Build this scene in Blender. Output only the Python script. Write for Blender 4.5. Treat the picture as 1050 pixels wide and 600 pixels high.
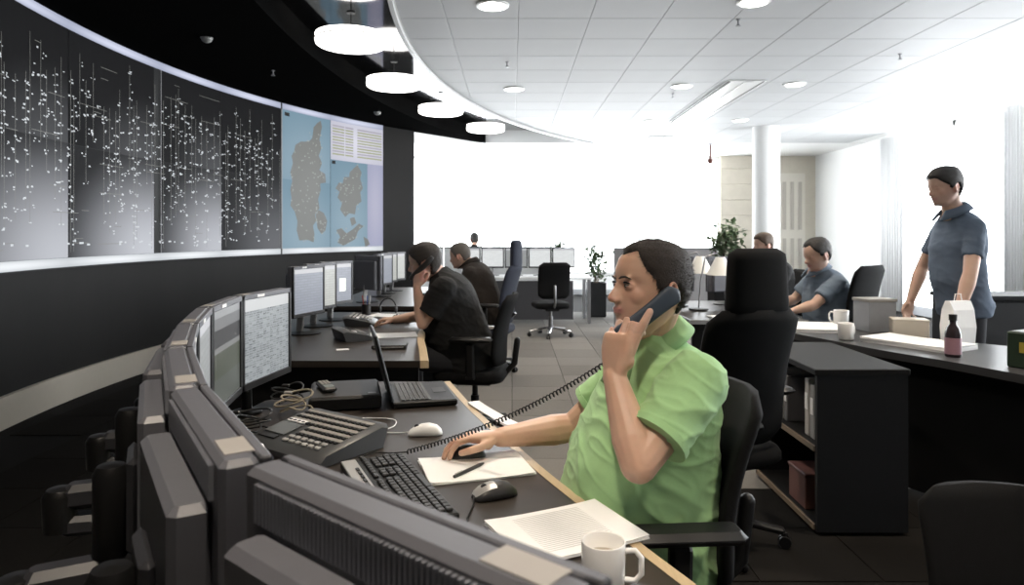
import bpy, bmesh, math, random
import numpy as np
from mathutils import Vector as V, Matrix, noise as mnoise
for o in list(bpy.data.objects): bpy.data.objects.remove(o)
SC = bpy.context.scene; COL = SC.collection
R = math.radians; rnd = random.Random(7)
# ------------------------------------------------------------------ camera, sky, exposure
CAMH = 1.40
cd = bpy.data.cameras.new('camera'); cam = bpy.data.objects.new('camera', cd); COL.objects.link(cam)
cam.location = (0, 0, CAMH); cam.rotation_euler = (R(90), 0, 0)
cd.sensor_width = 36; cd.lens = 24.0; cd.shift_y = -60/1050.; cd.clip_start = .03
cd.dof.use_dof = True; cd.dof.focus_distance = 2.1; cd.dof.aperture_fstop = 7
SC.camera = cam
wd = bpy.data.worlds.new('overcast_sky'); SC.world = wd; wd.use_nodes = True
bgn = wd.node_tree.nodes['Background']; bgn.inputs[0].default_value = (.93, .97, 1, 1); bgn.inputs[1].default_value = 10.0
SC.view_settings.view_transform = 'Standard'; SC.view_settings.look = 'None'
SC.view_settings.exposure = 0.65; SC.view_settings.gamma = 1; SC.view_settings.use_curve_mapping = False
def portal(name, loc, rot, sx, sy):
    l = bpy.data.lights.new(name, 'AREA'); l.shape = 'RECTANGLE'; l.size = sx; l.size_y = sy
    l.cycles.is_portal = True
    o = bpy.data.objects.new(name, l); COL.objects.link(o); o.location = loc; o.rotation_euler = rot
portal('window_portal_back', (1.2, 15.9, 1.8), (R(-90), 0, 0), 10.6, 2.8)
portal('window_portal_right', (7.25, 7.8, 1.75), (0, R(90), 0), 2.9, 9.3)
portal('fill_window_portal_rear', (-1.6, -4.75, 1.75), (R(90), 0, 0), 5.0, 2.8)  # sky portal of the added fill window behind the camera
# ------------------------------------------------------------------ helpers
def at(px, py, z):
    Y = 700*(CAMH-z)/(py-240.); return V(((px-525)*Y/700, Y, z))
def atY(px, py, Y): return V(((px-525)*Y/700, Y, CAMH-(py-240)*Y/700))
MATS = {}
def M(name, col, rough=.5, metal=0, var=.08, scale=25, bump=0, bscale=120, emit=0, ecol=None, spec=.5, stretch=None, tint=False, objvar=0, sheen=0):
    if name in MATS: return MATS[name]
    m = bpy.data.materials.new(name); m.use_nodes = True; nt = m.node_tree; N = nt.nodes; L = nt.links
    b = N['Principled BSDF']; b.inputs['Roughness'].default_value = rough; b.inputs['Metallic'].default_value = metal
    b.inputs['Specular IOR Level'].default_value = spec
    if sheen: b.inputs['Sheen Weight'].default_value = sheen
    tc = N.new('ShaderNodeTexCoord'); mp = N.new('ShaderNodeMapping'); L.new(tc.outputs['Object'], mp.inputs[0])
    if stretch: mp.inputs['Scale'].default_value = stretch
    nz = N.new('ShaderNodeTexNoise'); nz.inputs['Scale'].default_value = scale; nz.inputs['Detail'].default_value = 4
    L.new(mp.outputs[0], nz.inputs[0])
    mx = N.new('ShaderNodeMix'); mx.data_type = 'RGBA'
    mx.inputs[6].default_value = tuple(c*(1-var) for c in col)+(1,); mx.inputs[7].default_value = tuple(min(1, c*(1+var)) for c in col)+(1,)
    L.new(nz.outputs[0], mx.inputs[0]); out = mx.outputs[2]
    if objvar:
        oi = N.new('ShaderNodeObjectInfo'); mr = N.new('ShaderNodeMapRange'); mr.inputs[3].default_value = 1-objvar; mr.inputs[4].default_value = 1+objvar
        L.new(oi.outputs['Random'], mr.inputs[0]); vm = N.new('ShaderNodeVectorMath'); vm.operation = 'SCALE'
        L.new(out, vm.inputs[0]); L.new(mr.outputs[0], vm.inputs['Scale']); out = vm.outputs[0]
    if tint:
        at_ = N.new('ShaderNodeAttribute'); at_.attribute_name = 'tint'
        mm = N.new('ShaderNodeMix'); mm.data_type = 'RGBA'; mm.blend_type = 'MULTIPLY'; mm.inputs[0].default_value = 1
        L.new(out, mm.inputs[6]); L.new(at_.outputs['Color'], mm.inputs[7]); out = mm.outputs[2]
    L.new(out, b.inputs['Base Color'])
    if bump:
        n2 = N.new('ShaderNodeTexNoise'); n2.inputs['Scale'].default_value = bscale; n2.inputs['Detail'].default_value = 3
        L.new(mp.outputs[0], n2.inputs[0]); bp = N.new('ShaderNodeBump'); bp.inputs['Strength'].default_value = bump; bp.inputs['Distance'].default_value = .004
        L.new(n2.outputs[0], bp.inputs['Height']); L.new(bp.outputs[0], b.inputs['Normal'])
    if emit:
        b.inputs['Emission Color'].default_value = tuple(ecol or col)+(1,); b.inputs['Emission Strength'].default_value = emit
    MATS[name] = m; return m
def glass_mat():
    m = bpy.data.materials.new('window_glass'); m.use_nodes = True; nt = m.node_tree; N = nt.nodes; L = nt.links
    for n in list(N): N.remove(n)
    o = N.new('ShaderNodeOutputMaterial'); t = N.new('ShaderNodeBsdfTransparent'); g = N.new('ShaderNodeBsdfGlossy'); g.inputs['Roughness'].default_value = .02
    mx = N.new('ShaderNodeMixShader'); mx.inputs[0].default_value = .06
    tc = N.new('ShaderNodeTexCoord'); nz = N.new('ShaderNodeTexNoise'); nz.inputs['Scale'].default_value = .6; L.new(tc.outputs['Object'], nz.inputs[0])
    cr = N.new('ShaderNodeMapRange'); cr.inputs[3].default_value = .93; cr.inputs[4].default_value = .98; L.new(nz.outputs[0], cr.inputs[0]); L.new(cr.outputs[0], t.inputs[0])
    L.new(t.outputs[0], mx.inputs[1]); L.new(g.outputs[0], mx.inputs[2]); L.new(mx.outputs[0], o.inputs[0])
    return m
def frame_of(d, up=V((0, 0, 1))):
    d = d.normalized()
    if abs(d.dot(up)) > .98: up = V((1, 0, 0)) if abs(d.x) < .9 else V((0, 1, 0))
    s = d.cross(up).normalized(); return s, s.cross(d).normalized()
class MB:
    def __init__(s): s.v = []; s.f = []; s.uv = None
    def add(s, vs, fs):
        n = len(s.v); s.v += [tuple(p) for p in vs]; s.f += [tuple(i+n for i in f) for f in fs]; return s
    def box(s, c, d, rot=None, ch=0):
        x, y, z = (k/2 for k in d)
        if ch <= 0:
            vs = [V((a*x, b*y, e*z)) for e in (-1, 1) for b in (-1, 1) for a in (-1, 1)]
            fs = [(0, 2, 3, 1), (4, 5, 7, 6), (0, 1, 5, 4), (2, 6, 7, 3), (0, 4, 6, 2), (1, 3, 7, 5)]
        else:
            ch = min(ch, x*.98, y*.98, z*.98)
            def ring(xx, yy, c, zz):
                return [V(p+(zz,)) for p in ((xx, -yy+c), (xx, yy-c), (xx-c, yy), (-xx+c, yy), (-xx, yy-c), (-xx, -yy+c), (-xx+c, -yy), (xx-c, -yy))]
            c2 = min(ch*.5, (x-ch)*.9, (y-ch)*.9)
            rs = [ring(x-ch, y-ch, c2, -z), ring(x, y, ch, -z+ch), ring(x, y, ch, z-ch), ring(x-ch, y-ch, c2, z)]
            vs = sum(rs, []); fs = []
            for k in range(3):
                for i in range(8):
                    j = (i+1) % 8; fs.append((k*8+i, k*8+j, k*8+8+j, k*8+8+i))
            fs += [tuple(range(7, -1, -1)), tuple(range(24, 32))]
        if rot is not None: vs = [rot @ p for p in vs]
        c = V(c); return s.add([p+c for p in vs], fs)
    def bar(s, p, q, w, h, ch=0, up=V((0, 0, 1))):
        p = V(p); q = V(q); d = q-p; a, b = frame_of(d, up)
        rot = Matrix((a, d.normalized(), b)).transposed()
        return s.box((p+q)/2, (w, d.length, h), rot, ch)
    def prism(s, poly, z0, z1):
        n = len(poly); vs = [(x, y, z0) for x, y in poly]+[(x, y, z1) for x, y in poly]
        fs = [tuple(range(n-1, -1, -1)), tuple(range(n, 2*n))]+[(i, (i+1) % n, n+(i+1) % n, n+i) for i in range(n)]
        return s.add(vs, fs)
    def loft(s, rings, cap=True):
        n = len(rings[0]); m = len(rings); vs = sum([list(r) for r in rings], []); fs = []
        for k in range(m-1):
            for i in range(n): j = (i+1) % n; fs.append((k*n+i, k*n+j, k*n+n+j, k*n+n+i))
        if cap: fs += [tuple(range(n-1, -1, -1)), tuple(range((m-1)*n, m*n))]
        return s.add(vs, fs)
    def tube(s, pts, rad, n=10, capr=True, flat=None):
        pts = [V(p) for p in pts]
        if not hasattr(rad, '__len__'): rad = [rad]*len(pts)
        rings = []; a = None
        for i, p in enumerate(pts):
            d = (pts[min(i+1, len(pts)-1)]-pts[max(i-1, 0)]).normalized()
            if a is None: a, b = frame_of(d)
            else:
                a = (a-d*a.dot(d)); a = a.normalized() if a.length > 1e-6 else frame_of(d)[0]; b = a.cross(d).normalized()*-1
                b = d.cross(a)
            b = d.cross(a).normalized()
            def rg(c, r): return [c+a*(r*math.cos(2*math.pi*k/n))+b*(r*math.sin(2*math.pi*k/n)) for k in range(n)]
            if i == 0 and capr:
                for t in (80, 55, 28): rings.append(rg(p-d*rad[0]*math.sin(R(t)), rad[0]*math.cos(R(t))))
            rings.append(rg(p, rad[i]))
            if i == len(pts)-1 and capr:
                for t in (28, 55, 80): rings.append(rg(p+d*rad[i]*math.sin(R(t)), rad[i]*math.cos(R(t))))
        return s.loft(rings)
    def lathe(s, prof, n=20, c=(0, 0, 0), M3=None):
        rings = []; c = V(c)
        for r, z in prof:
            rg = [V((r*math.cos(2*math.pi*k/n), r*math.sin(2*math.pi*k/n), z)) for k in range(n)]
            rings.append([(M3 @ p if M3 else p)+c for p in rg])
        return s.loft(rings)
    def ell(s, c, r, rot=None, nu=14, nv=10):
        c = V(c); rings = []
        for j in range(nv+1):
            t = -math.pi/2+math.pi*(j+.0)/nv; t = max(-1.5, min(1.5, t))
            rg = [V((r[0]*math.cos(t)*math.cos(2*math.pi*k/nu), r[1]*math.cos(t)*math.sin(2*math.pi*k/nu), r[2]*math.sin(t))) for k in range(nu)]
            rings.append([(rot @ p if rot else p)+c for p in rg])
        return s.loft(rings)
    def mesh(s, name, org=None, smooth=False):
        me = bpy.data.meshes.new(name); vs = s.v
        if org is not None: vs = [(a-org[0], b-org[1], c-org[2]) for a, b, c in vs]
        me.from_pydata(vs, [], s.f); 
        bm = bmesh.new(); bm.from_mesh(me); bmesh.ops.recalc_face_normals(bm, faces=bm.faces); bm.to_mesh(me); bm.free()
        if smooth: me.shade_smooth() if hasattr(me, 'shade_smooth') else me.polygons.foreach_set('use_smooth', [True]*len(me.polygons))
        me.update(); return me
    def build(s, name, mat, parent=None, org=None, smooth=False, angle=None):
        me = s.mesh(name, org, smooth or angle is not None)
        o = bpy.data.objects.new(name, me); COL.objects.link(o); me.materials.append(mat); o.parent = parent
        if angle is not None: me.set_sharp_from_angle(angle=R(angle))
        return o
def tag(o, label=None, cat=None, group=None, kind=None):
    if label: o['label'] = label
    if cat: o['category'] = cat
    if group: o['group'] = group
    if kind: o['kind'] = kind
    return o
def thing(name, label, cat, loc=(0, 0, 0), rz=0, group=None):
    o = bpy.data.objects.new(name, None); COL.objects.link(o); o.empty_display_size = .1
    o.location = loc; o.rotation_euler = (0, 0, rz); return tag(o, label, cat, group)
KIDS = {}
def kids(o): return [c for c in bpy.data.objects if c.parent == o]
def dup(o, loc, rz, label=None, group=None, parent=None, name=None):
    c = o.copy(); COL.objects.link(c); c.parent = parent
    if loc is not None: c.location = loc; c.rotation_euler = (0, 0, rz)
    if label: c['label'] = label
    if group: c['group'] = group
    elif parent is None and 'group' in c.keys() and label: del c['group']
    for k in kids(o): dup(k, None, 0, parent=c)
    return c
def struct(o): o['kind'] = 'structure'; return o
def stuff(o): o['kind'] = 'stuff'; return o
def remeshed(mb, name, vox, smooth_it=4, fac=.5):
    me = mb.mesh(name); ob = bpy.data.objects.new(name, me); COL.objects.link(ob)
    m = ob.modifiers.new('r', 'REMESH'); m.mode = 'VOXEL'; m.voxel_size = vox; m.use_smooth_shade = True
    if smooth_it:
        m2 = ob.modifiers.new('s', 'SMOOTH'); m2.factor = fac; m2.iterations = smooth_it
    dg = bpy.context.evaluated_depsgraph_get(); out = bpy.data.meshes.new_from_object(ob.evaluated_get(dg))
    bpy.data.objects.remove(ob); bpy.data.meshes.remove(me); out.name = name
    out.materials.clear(); return out
# ------------------------------------------------------------------ materials
mBlackWall = M('black_stone_wall', (.010, .0092, .0085), .6, spec=.15, var=.35, scale=3, bump=.15, bscale=9, stretch=(1, 1, .25))
mCream = M('cream_paint', (.62, .56, .47), .5, var=.04)
mWhite = M('white_paint', (.82, .82, .81), .55, var=.02, scale=3)
mTile = M('white_metal_tile', (.53, .535, .54), .55, var=.02, scale=4, objvar=.03, spec=.12)
mSoffit = M('black_soffit', (.006, .006, .006), .95, var=.1, spec=0)
mGlossCeil = M('black_mirror_panel', (.20, .20, .21), .07, metal=1, var=.05, scale=2)
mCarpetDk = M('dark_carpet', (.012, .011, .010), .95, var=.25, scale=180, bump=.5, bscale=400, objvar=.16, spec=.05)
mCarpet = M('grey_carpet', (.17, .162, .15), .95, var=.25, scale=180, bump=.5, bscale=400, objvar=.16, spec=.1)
mCarpet0 = M('carpet_base', (.011, .0105, .010), .95, var=.25, scale=180, bump=.5, bscale=400, spec=.1)
mBeige = M('beige_stone', (.62, .57, .48), .7, var=.08, scale=6, bump=.1, bscale=30)
mFrame = M('grey_aluminium', (.55, .56, .58), .4, metal=.6, var=.04)
mGlass = glass_mat()
mCurtain = M('white_curtain', (.86, .86, .86), .9, var=.02)
mDesk = M('dark_brown_laminate', (.032, .025, .020), .36, var=.12, scale=8, stretch=(1, 6, 1))
mWood = M('oak_edge', (.50, .38, .23), .45, var=.18, scale=14, stretch=(8, 1.2, 8))
mBlackPanel = M('black_panel', (.007, .007, .0075), .6, var=.1, spec=.25)
mShell = M('grey_monitor_shell', (.125, .128, .148), .42, var=.06, scale=40, bump=.06, bscale=700)
mShellDk = M('dark_monitor_shell', (.035, .036, .042), .45, var=.06, bump=.06, bscale=600)
mBezel = M('black_bezel', (.018, .018, .02), .35, var=.08)
mSticker = M('pale_sticker', (.36, .34, .32), .6, var=.05)
mBlackPlastic = M('black_plastic', (.008, .008, .0085), .42, spec=.35, var=.1, bump=.05, bscale=500)
mBlackFabric = M('black_fabric', (.0045, .0045, .005), .9, var=.3, scale=300, bump=.3, bscale=500, spec=.2)
mNavyFabric = M('navy_fabric', (.018, .022, .038), .9, var=.3, scale=300, bump=.3, bscale=500)
mChrome = M('chrome', (.75, .75, .76), .18, metal=1, var=.02)
mGreyMetal = M('grey_metal', (.33, .33, .34), .35, metal=.8, var=.04)
mPaper = M('white_paper', (.88, .88, .88), .7, var=.015, scale=60)
mCeramic = M('white_ceramic', (.86, .85, .83), .18, var=.01)
mWhitePl = M('white_plastic', (.80, .80, .79), .3, var=.02)
mKey = M('dark_key', (.022, .021, .021), .4, var=.1)
mKeyGrey = M('grey_key', (.30, .285, .26), .5, var=.08)
mSilver = M('silver_plastic', (.42, .41, .40), .35, metal=.3, var=.05)
mLeaf = M('green_leaf', (.11, .16, .085), .5, var=.4, scale=12, objvar=.2)
mBark = M('stem', (.12, .09, .06), .8, var=.2)
# ================================================================== THE ROOM
ZC = 3.20
WC = (5.25, 6.2); WR = 9.0
def wall_pt(th, r=WR): return V((WC[0]-r*math.cos(th), WC[1]+r*math.sin(th), 0))
def th_of(px):                                   # where the sight line through a column of the photograph meets the curved wall
    lo, hi = R(-30), R(60)
    for _ in range(50):
        m = (lo+hi)/2; p = wall_pt(m)
        if p.x/p.y < (px-525)/700.: lo = m
        else: hi = m
    return lo
TH0, TH1 = R(-75), R(39.5)
def arc_strip(th0, th1, r0, r1, z0, z1, n=40):
    mb = MB(); rings = []
    for i in range(n+1):
        t = th0+(th1-th0)*i/n; a = wall_pt(t, r0); b = wall_pt(t, r1)
        rings.append([V((a.x, a.y, z0)), V((b.x, b.y, z0)), V((b.x, b.y, z1)), V((a.x, a.y, z1))])
    return mb.loft(rings)
def shoelace_ok(poly): return poly
# floor
fl = struct(MB().prism([(-6, -5), (7.6, -5), (7.6, 16.2), (-6, 16.2)], -.2, -.004).build('floor', mCarpet0))
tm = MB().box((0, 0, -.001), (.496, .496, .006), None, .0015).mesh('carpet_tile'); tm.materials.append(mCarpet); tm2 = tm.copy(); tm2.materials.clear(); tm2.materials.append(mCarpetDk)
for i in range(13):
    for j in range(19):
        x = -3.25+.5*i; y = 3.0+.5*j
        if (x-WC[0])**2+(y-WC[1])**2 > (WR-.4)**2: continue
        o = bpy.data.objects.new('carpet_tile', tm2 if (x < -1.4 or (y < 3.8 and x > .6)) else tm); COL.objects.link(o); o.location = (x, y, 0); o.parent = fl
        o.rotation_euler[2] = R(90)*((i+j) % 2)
# curved dark wall with its tall skirting
struct(arc_strip(TH0, TH1, WR+.02, WR+.25, 0, 3.5, 60).build('wall_left', mBlackWall, angle=40))
struct(arc_strip(TH0, TH1-R(.2), WR-.02, WR+.02, 0, .23, 60).build('baseboard_left', mCream, angle=40))
struct(MB().box((-4.4, 14.0, 1.7), (.2, 4.6, 3.5)).build('wall_far_left', mWhite))
wre = MB(); wre.box((-4.95, -4.6, 1.7), (1.7, .2, 3.5)); wre.box((3.85, -4.6, 1.7), (5.9, .2, 3.5)); wre.box((-1.6, -4.6, .17), (5.0, .2, .34)); wre.box((-1.6, -4.6, 3.32), (5.0, .2, .36)); struct(wre.build('wall_rear', mWhite))
W3 = struct(MB().box((-1.6, -4.6, .36), (5.0, .24, .04)).build('window_rear_fill', mFrame))  # unseen rear window, added and widened to brighten the face and monitor backs
for k in range(4):
    MB().box((-4.05+k*1.633, -4.6, 1.76), (.05, .1, 2.76)).build('mullion', mFrame, W3)
    if k < 3: MB().box((-3.23+k*1.633, -4.6, 1.76), (1.57, .008, 2.74)).build('pane', mGlass, W3)
# black soffit over the video wall (its inner edge is a flatter arc)
SCX, SCY, SR = 14.97, 6.5, 17.0
def sof_x(y): return SCX-math.sqrt(SR*SR-(y-SCY)**2)
TIPY = 13.55
poly = [tuple(wall_pt(TH0+(TH1-TH0)*i/60, WR+.1)[:2]) for i in range(61)]
poly += [(sof_x(TIPY)-.02, TIPY+.02)]
ys = [TIPY+(-2.4-TIPY)*i/50 for i in range(51)]
poly += [(sof_x(y), y) for y in ys]
struct(MB().prism(poly, ZC, ZC+.3).build('ceiling_soffit', mSoffit))
# white ceiling: a big disc edge facing the video wall
CCX, CCY, CR = 10.3, 6.3, 11.3
def ceil_x(y): return CCX-math.sqrt(CR*CR-(y-CCY)**2)
FARY = 13.5
cpoly = [(ceil_x(-4.5+(FARY+4.5)*i/60)+.03, -4.5+(FARY+4.5)*i/60) for i in range(61)]
full = [(7.1, -4.6)]+[(7.1, FARY)]+cpoly[::-1]
struct(MB().prism(full, ZC+.012, ZC+.3).build('ceiling', mWhite))
struct(MB().prism([(-4.4, FARY), (7.1, FARY), (7.1, 16.0), (-4.4, 16.0)], ZC, ZC+.3).build('ceiling_far', mWhite))
rings = []
for i in range(61):
    y = -4.5+(FARY+4.5)*i/60; x = ceil_x(y); nx = V((CCX-x, CCY-y, 0)).normalized()*.035
    rings.append([V((x, y, ZC-.035)), V((x+nx.x, y+nx.y, ZC-.035)), V((x+nx.x, y+nx.y, ZC+.26)), V((x, y, ZC+.26))])
struct(MB().loft(rings).build('trim_1', M('lip_white', (.7, .7, .7), .35, var=.02), angle=40))
# mirror-black band between soffit and white ceiling
band = [(sof_x(y)-.1, y) for y in ys]+[(ceil_x(y)+.1, y) for y in ys[::-1]]
band = [(x, min(y, FARY-.01)) for x, y in band]
struct(MB().prism(band, ZC+.25, ZC+.31).build('ceiling_band', mGlossCeil))
# roof above everything
struct(MB().box((1.2, 5.5, 3.62), (13.5, 21.5, .1)).build('roof', mWhite))
# ceiling tiles, clipped to the curved edge
def clip_poly(pl):
    cut = [(ceil_x(y)+.05, y) for y in [3.5+.25*i for i in range(42)]]
    out = pl
    for k in range(len(cut)-1):
        a, b = cut[k], cut[k+1]; res = []
        def side(p): return (b[0]-a[0])*(p[1]-a[1])-(b[1]-a[1])*(p[0]-a[0])
        for i in range(len(out)):
            p, q = out[i], out[(i+1) % len(out)]; sp, sq = side(p), side(q)
            if sp <= 0: res.append(p)
            if (sp <= 0) != (sq <= 0):
                t = sp/(sp-sq); res.append((p[0]+t*(q[0]-p[0]), p[1]+t*(q[1]-p[1])))
        out = res
        if len(out) < 3: return []
    return out
ce = bpy.data.objects['ceiling']
T = .6; g = .0015
def tile_mesh(pl):
    mb = MB(); n = len(pl); cx = sum(p[0] for p in pl)/n; cy = sum(p[1] for p in pl)/n
    inn = [(cx+(p[0]-cx)*.985, cy+(p[1]-cy)*.985) for p in pl]
    return mb.loft([[V((p[0], p[1], ZC+.012)) for p in pl], [V((p[0], p[1], ZC+.004)) for p in pl], [V((p[0], p[1], ZC+.001)) for p in inn]])
whole = None
for j in range(15):
    for i in range(14):
        x0 = -1.15+T*i; y0 = 4.5+T*j
        if x0+T > 7.05 or y0+T > FARY+.01: continue
        sq = [(x0+g, y0+g), (x0+T-g, y0+g), (x0+T-g, y0+T-g), (x0+g, y0+T-g)]
        pl = clip_poly(sq)
        if not pl: continue
        ar = abs(sum(pl[k][0]*pl[(k+1) % len(pl)][1]-pl[(k+1) % len(pl)][0]*pl[k][1] for k in range(len(pl))))/2
        if ar < .01: continue
        if len(pl) == 4 and ar > .33:
            if whole is None:
                whole = tile_mesh([(p[0]-x0, p[1]-y0) for p in sq]).mesh('ceiling_tile'); whole.materials.append(mTile)
            o = bpy.data.objects.new('ceiling_tile', whole); COL.objects.link(o); o.location = (x0, y0, 0); o.parent = ce
        else: tile_mesh(pl).build('ceiling_tile', mTile, ce)
# back facade: glazing between posts, low convector below
BY = 15.75
W1 = struct(MB().box((.2, BY+.12, .06), (9.2, .2, .12)).build('window_1', mFrame))
for x in (-4.35, -2.55, -.72, 1.12, 2.95, 4.77):
    MB().box((x, BY+.1, 1.66), (.04, .06, 3.08)).build('mullion', mWhite, W1)
for z in (.5, 3.17): MB().box((.2, BY+.1, z), (9.2, .1, .06)).build('transom', mWhite, W1)
for a, b in zip((-4.35, -2.55, -.72, 1.12, 2.95), (-2.55, -.72, 1.12, 2.95, 4.77)):
    MB().box(((a+b)/2, BY+.1, 1.84), (b-a-.06, .008, 2.62)).build('pane', mGlass, W1)
    MB().box(((a+b)/2, BY+.1, .3), (b-a-.06, .03, .36)).build('panel', mWhite, W1)
wbk = struct(MB().box((5.95, BY+.1, 1.7), (2.3, .2, 3.4)).build('wall_back', mBeige))
for j in range(9):
    MB().box((5.2, BY-.01, .2+.36*j), (.8, .03, .345), None, .006).build('stone_slab', mBeige, wbk)
d1 = struct(MB().box((6.36, BY-.01, 1.4), (.78, .04, 2.8)).build('door_1', M('door_cream', (.72, .68, .6), .5, var=.03)))
for k in range(4): 
    for zz in (.75, 2.05): MB().box((6.09+.18*k, BY-.04, zz), (.07, .03, 1.1)).build('slat', M('door_slat', (.50, .46, .40), .5, var=.04), d1)
col_o = struct(MB().lathe([(.22, 0), (.22, 3.23)], 32, (4.28, 11.5, 0)).build('column', mWhite, smooth=False, angle=60))
# right facade
wr = struct(MB().box((7.1, 14.1, 1.7), (.2, 3.5, 3.4)).build('wall_right', mWhite))
struct(MB().box((7.1, -.7, 1.7), (.2, 7.8, 3.4)).build('wall_right_near', mWhite))
W2 = struct(MB().box((7.1, 7.8, .08), (.2, 9.2, .16)).build('window_2', mFrame))
ys2 = [3.24, 4.77, 6.3, 7.82, 9.35, 10.87, 12.37]
for y in ys2: MB().box((7.1, y, 1.7), (.12, .06, 3.1)).build('mullion', mWhite, W2)
MB().box((7.1, 7.8, 3.2), (.12, 9.2, .14)).build('transom', mWhite, W2)
for a, b in zip(ys2, ys2[1:]):
    MB().box((7.1, (a+b)/2, 1.65), (.008, b-a-.07, 2.96)).build('pane', mGlass, W2)
def curtain(y0, y1):
    mb = MB(); n = 40; rings = []
    for i in range(n+1):
        y = y0+(y1-y0)*i/n; x = 6.86+.03*math.sin(i*1.35)
        rings.append([V((x, y, .03)), V((x+.006, y, .03)), V((x+.006, y, 3.16)), V((x, y, 3.16))])
    return mb.loft(rings)
for k, (a, b) in enumerate(((12.0, 12.7), (9.05, 9.5), (5.7, 6.2))):
    tag(curtain(a, b).build('curtain', mCurtain, smooth=True), 'white floor length curtain gathered beside the tall side windows', 'curtain', 'gathered white curtains')
# ------------------------------------------------------------------ downlights, drums, vents, detectors
mLamp = M('lamp_white', (.9, .9, .88), .4, var=.01, emit=6, ecol=(1, .97, .92))
dl = thing('downlight', 'round recessed downlight in the white tiled ceiling', 'light', (0, 0, ZC-.004), 0, 'downlights in the white ceiling')
MB().lathe([(.105, -.001), (.105, .012), (.13, .012), (.13, -.006), (.105, -.009)], 28).build('rim', mWhitePl, dl, angle=40)
MB().lathe([(.001, -.013), (.102, -.013), (.102, -.008), (.001, -.008)], 28).build('lens', mLamp, dl, angle=40)
for k, (px, py) in enumerate(((505, 5), (773, 1), (527, 91), (699, 88), (815, 86), (668, 124), (759, 123), (716, 149))):
    p = at(px, py, ZC)
    if k == 0: dl.location = (p.x, p.y, ZC-.004)
    else: dup(dl, (p.x, p.y, ZC-.004), 0, group='downlights in the white ceiling')
for k, (x, y) in enumerate([(at(px, py, ZC).x, at(px, py, ZC).y) for px, py in ((505, 5), (773, 1), (527, 91), (699, 88), (815, 86))]+[(-.15, 2.9), (1.9, 2.9), (-.15, .4), (1.9, .4)]):
    l = bpy.data.lights.new('downlight_lamp', 'SPOT'); l.energy = 120; l.color = (1, .86, .70); l.spot_size = R(105); l.spot_blend = .8; l.shadow_soft_size = .09
    lo_ = bpy.data.objects.new('downlight_lamp', l); COL.objects.link(lo_); lo_.location = (x, y, ZC-.03)
    if k > 4: dup(dl, (x, y, ZC+.008), 0, group='downlights in the white ceiling')
mDrum = M('drum_opal', (.9, .9, .88), .5, var=.01, emit=3.2, ecol=(1, .97, .92))
dr = thing('drum_light', 'large glowing white drum lamp under the glossy black ceiling band', 'light', (0, 0, 3.14), 0, 'drum lamps under the black band')
MB().lathe([(.001, 0), (.30, 0), (.318, .012), (.322, .03), (.322, .10), (.001, .10)], 40).build('diffuser', mDrum, dr, angle=40)
MB().lathe([(.322, .045), (.328, .045), (.328, .056), (.322, .056)], 40).build('band', mWhitePl, dr, angle=40)
MB().lathe([(.001, .10), (.006, .10), (.006, .30), (.04, .30), (.04, .315), (.001, .315)], 14).build('ceiling_mount', mBlackPlastic, dr, angle=40)
for k, (px, py) in enumerate(((360, 46), (404, 89), (452, 116), (498, 134))):
    p = at(px, py, 3.15); loc = (p.x, p.y, 3.14)
    if k == 0: dr.location = loc
    else: dup(dr, loc, 0, group='drum lamps under the black band')
mSlot = M('dark_slot', (.03, .03, .03), .6, var=.05)
def vent(x, y, ln, label):
    v = thing('ceiling_vent', label, 'vent', (x, y, ZC-.004))
    MB().box((0, 0, -.004), (.46, ln, .012), None, .002).build('plate', mWhitePl, v)
    MB().box((-.205, 0, -.013), (.03, ln-.04, .006)).build('slot', mSlot, v)
    MB().box((.2, 0, -.013), (.012, ln-.04, .006)).build('slot', M('grey_slot', (.25, .25, .25), .6, var=.05), v)
    MB().box((.03, 0, -.016), (.10, ln-.04, .012), None, .004).build('rib', mWhitePl, v)
vent(2.75, 9.45, 2.95, 'long white ceiling air vent with a dark slot beside the downlights')
vent(2.75, 13.0, .9, 'short white ceiling air vent closer to the bright back window')
vent(2.05, 4.55, 1.1, 'white ceiling air vent above the seated man in green')
def detector(p, s, mat, label, cat='detector', nm='smoke_detector'):
    d = thing(nm, label, cat, p)
    MB().lathe([(.001, 0), (.05*s, 0), (.05*s, -.012*s), (.042*s, -.03*s), (.02*s, -.045*s), (.001, -.047*s)], 20).build('body', mat, d, angle=50)
    MB().lathe([(.052*s, .003), (.056*s, .003), (.056*s, -.006), (.052*s, -.006)], 20).build('rim', mGreyMetal, d, angle=50)
mDet = M('detector_grey', (.28, .28, .27), .5, var=.04)
for px, py, lb in ((212, 42, 'grey smoke detector on the black soffit above the diagram screens'), (387, 117, 'small grey smoke detector on the black soffit above the map screen')):
    p = at(px, py, ZC-.03); detector((p.x, p.y, ZC), 1.0, mDet, lb)
def sprinkler(p, label, group=None):
    d = thing('sprinkler', label, 'sprinkler', p, 0, group)
    MB().lathe([(.02, 0), (.02, -.006), (.008, -.01), (.006, -.035), (.012, -.038), (.012, -.05), (.001, -.05)], 12).build('nozzle', mGreyMetal, d, angle=50)
    MB().lathe([(.001, -.058), (.022, -.058), (.022, -.054), (.001, -.054)], 12).build('deflector', mGreyMetal, d, angle=50)
    for s_ in (-1, 1): MB().bar((s_*.01, 0, -.045), (s_*.012, 0, -.058), .004, .004).build('yoke', mGreyMetal, d)
for px, py, lb in ((280, 75, 'thin sprinkler head on the black soffit'),):
    p = at(px, py, ZC-.03); sprinkler((p.x, p.y, ZC), lb)
for px, py in ((520, 66), (757, 23), (690, 98), (923, 58)):
    p = at(px, py, ZC-.03); sprinkler((p.x, p.y, ZC-.004), 'thin sprinkler head under the white tiled ceiling', 'ceiling sprinklers')
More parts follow.
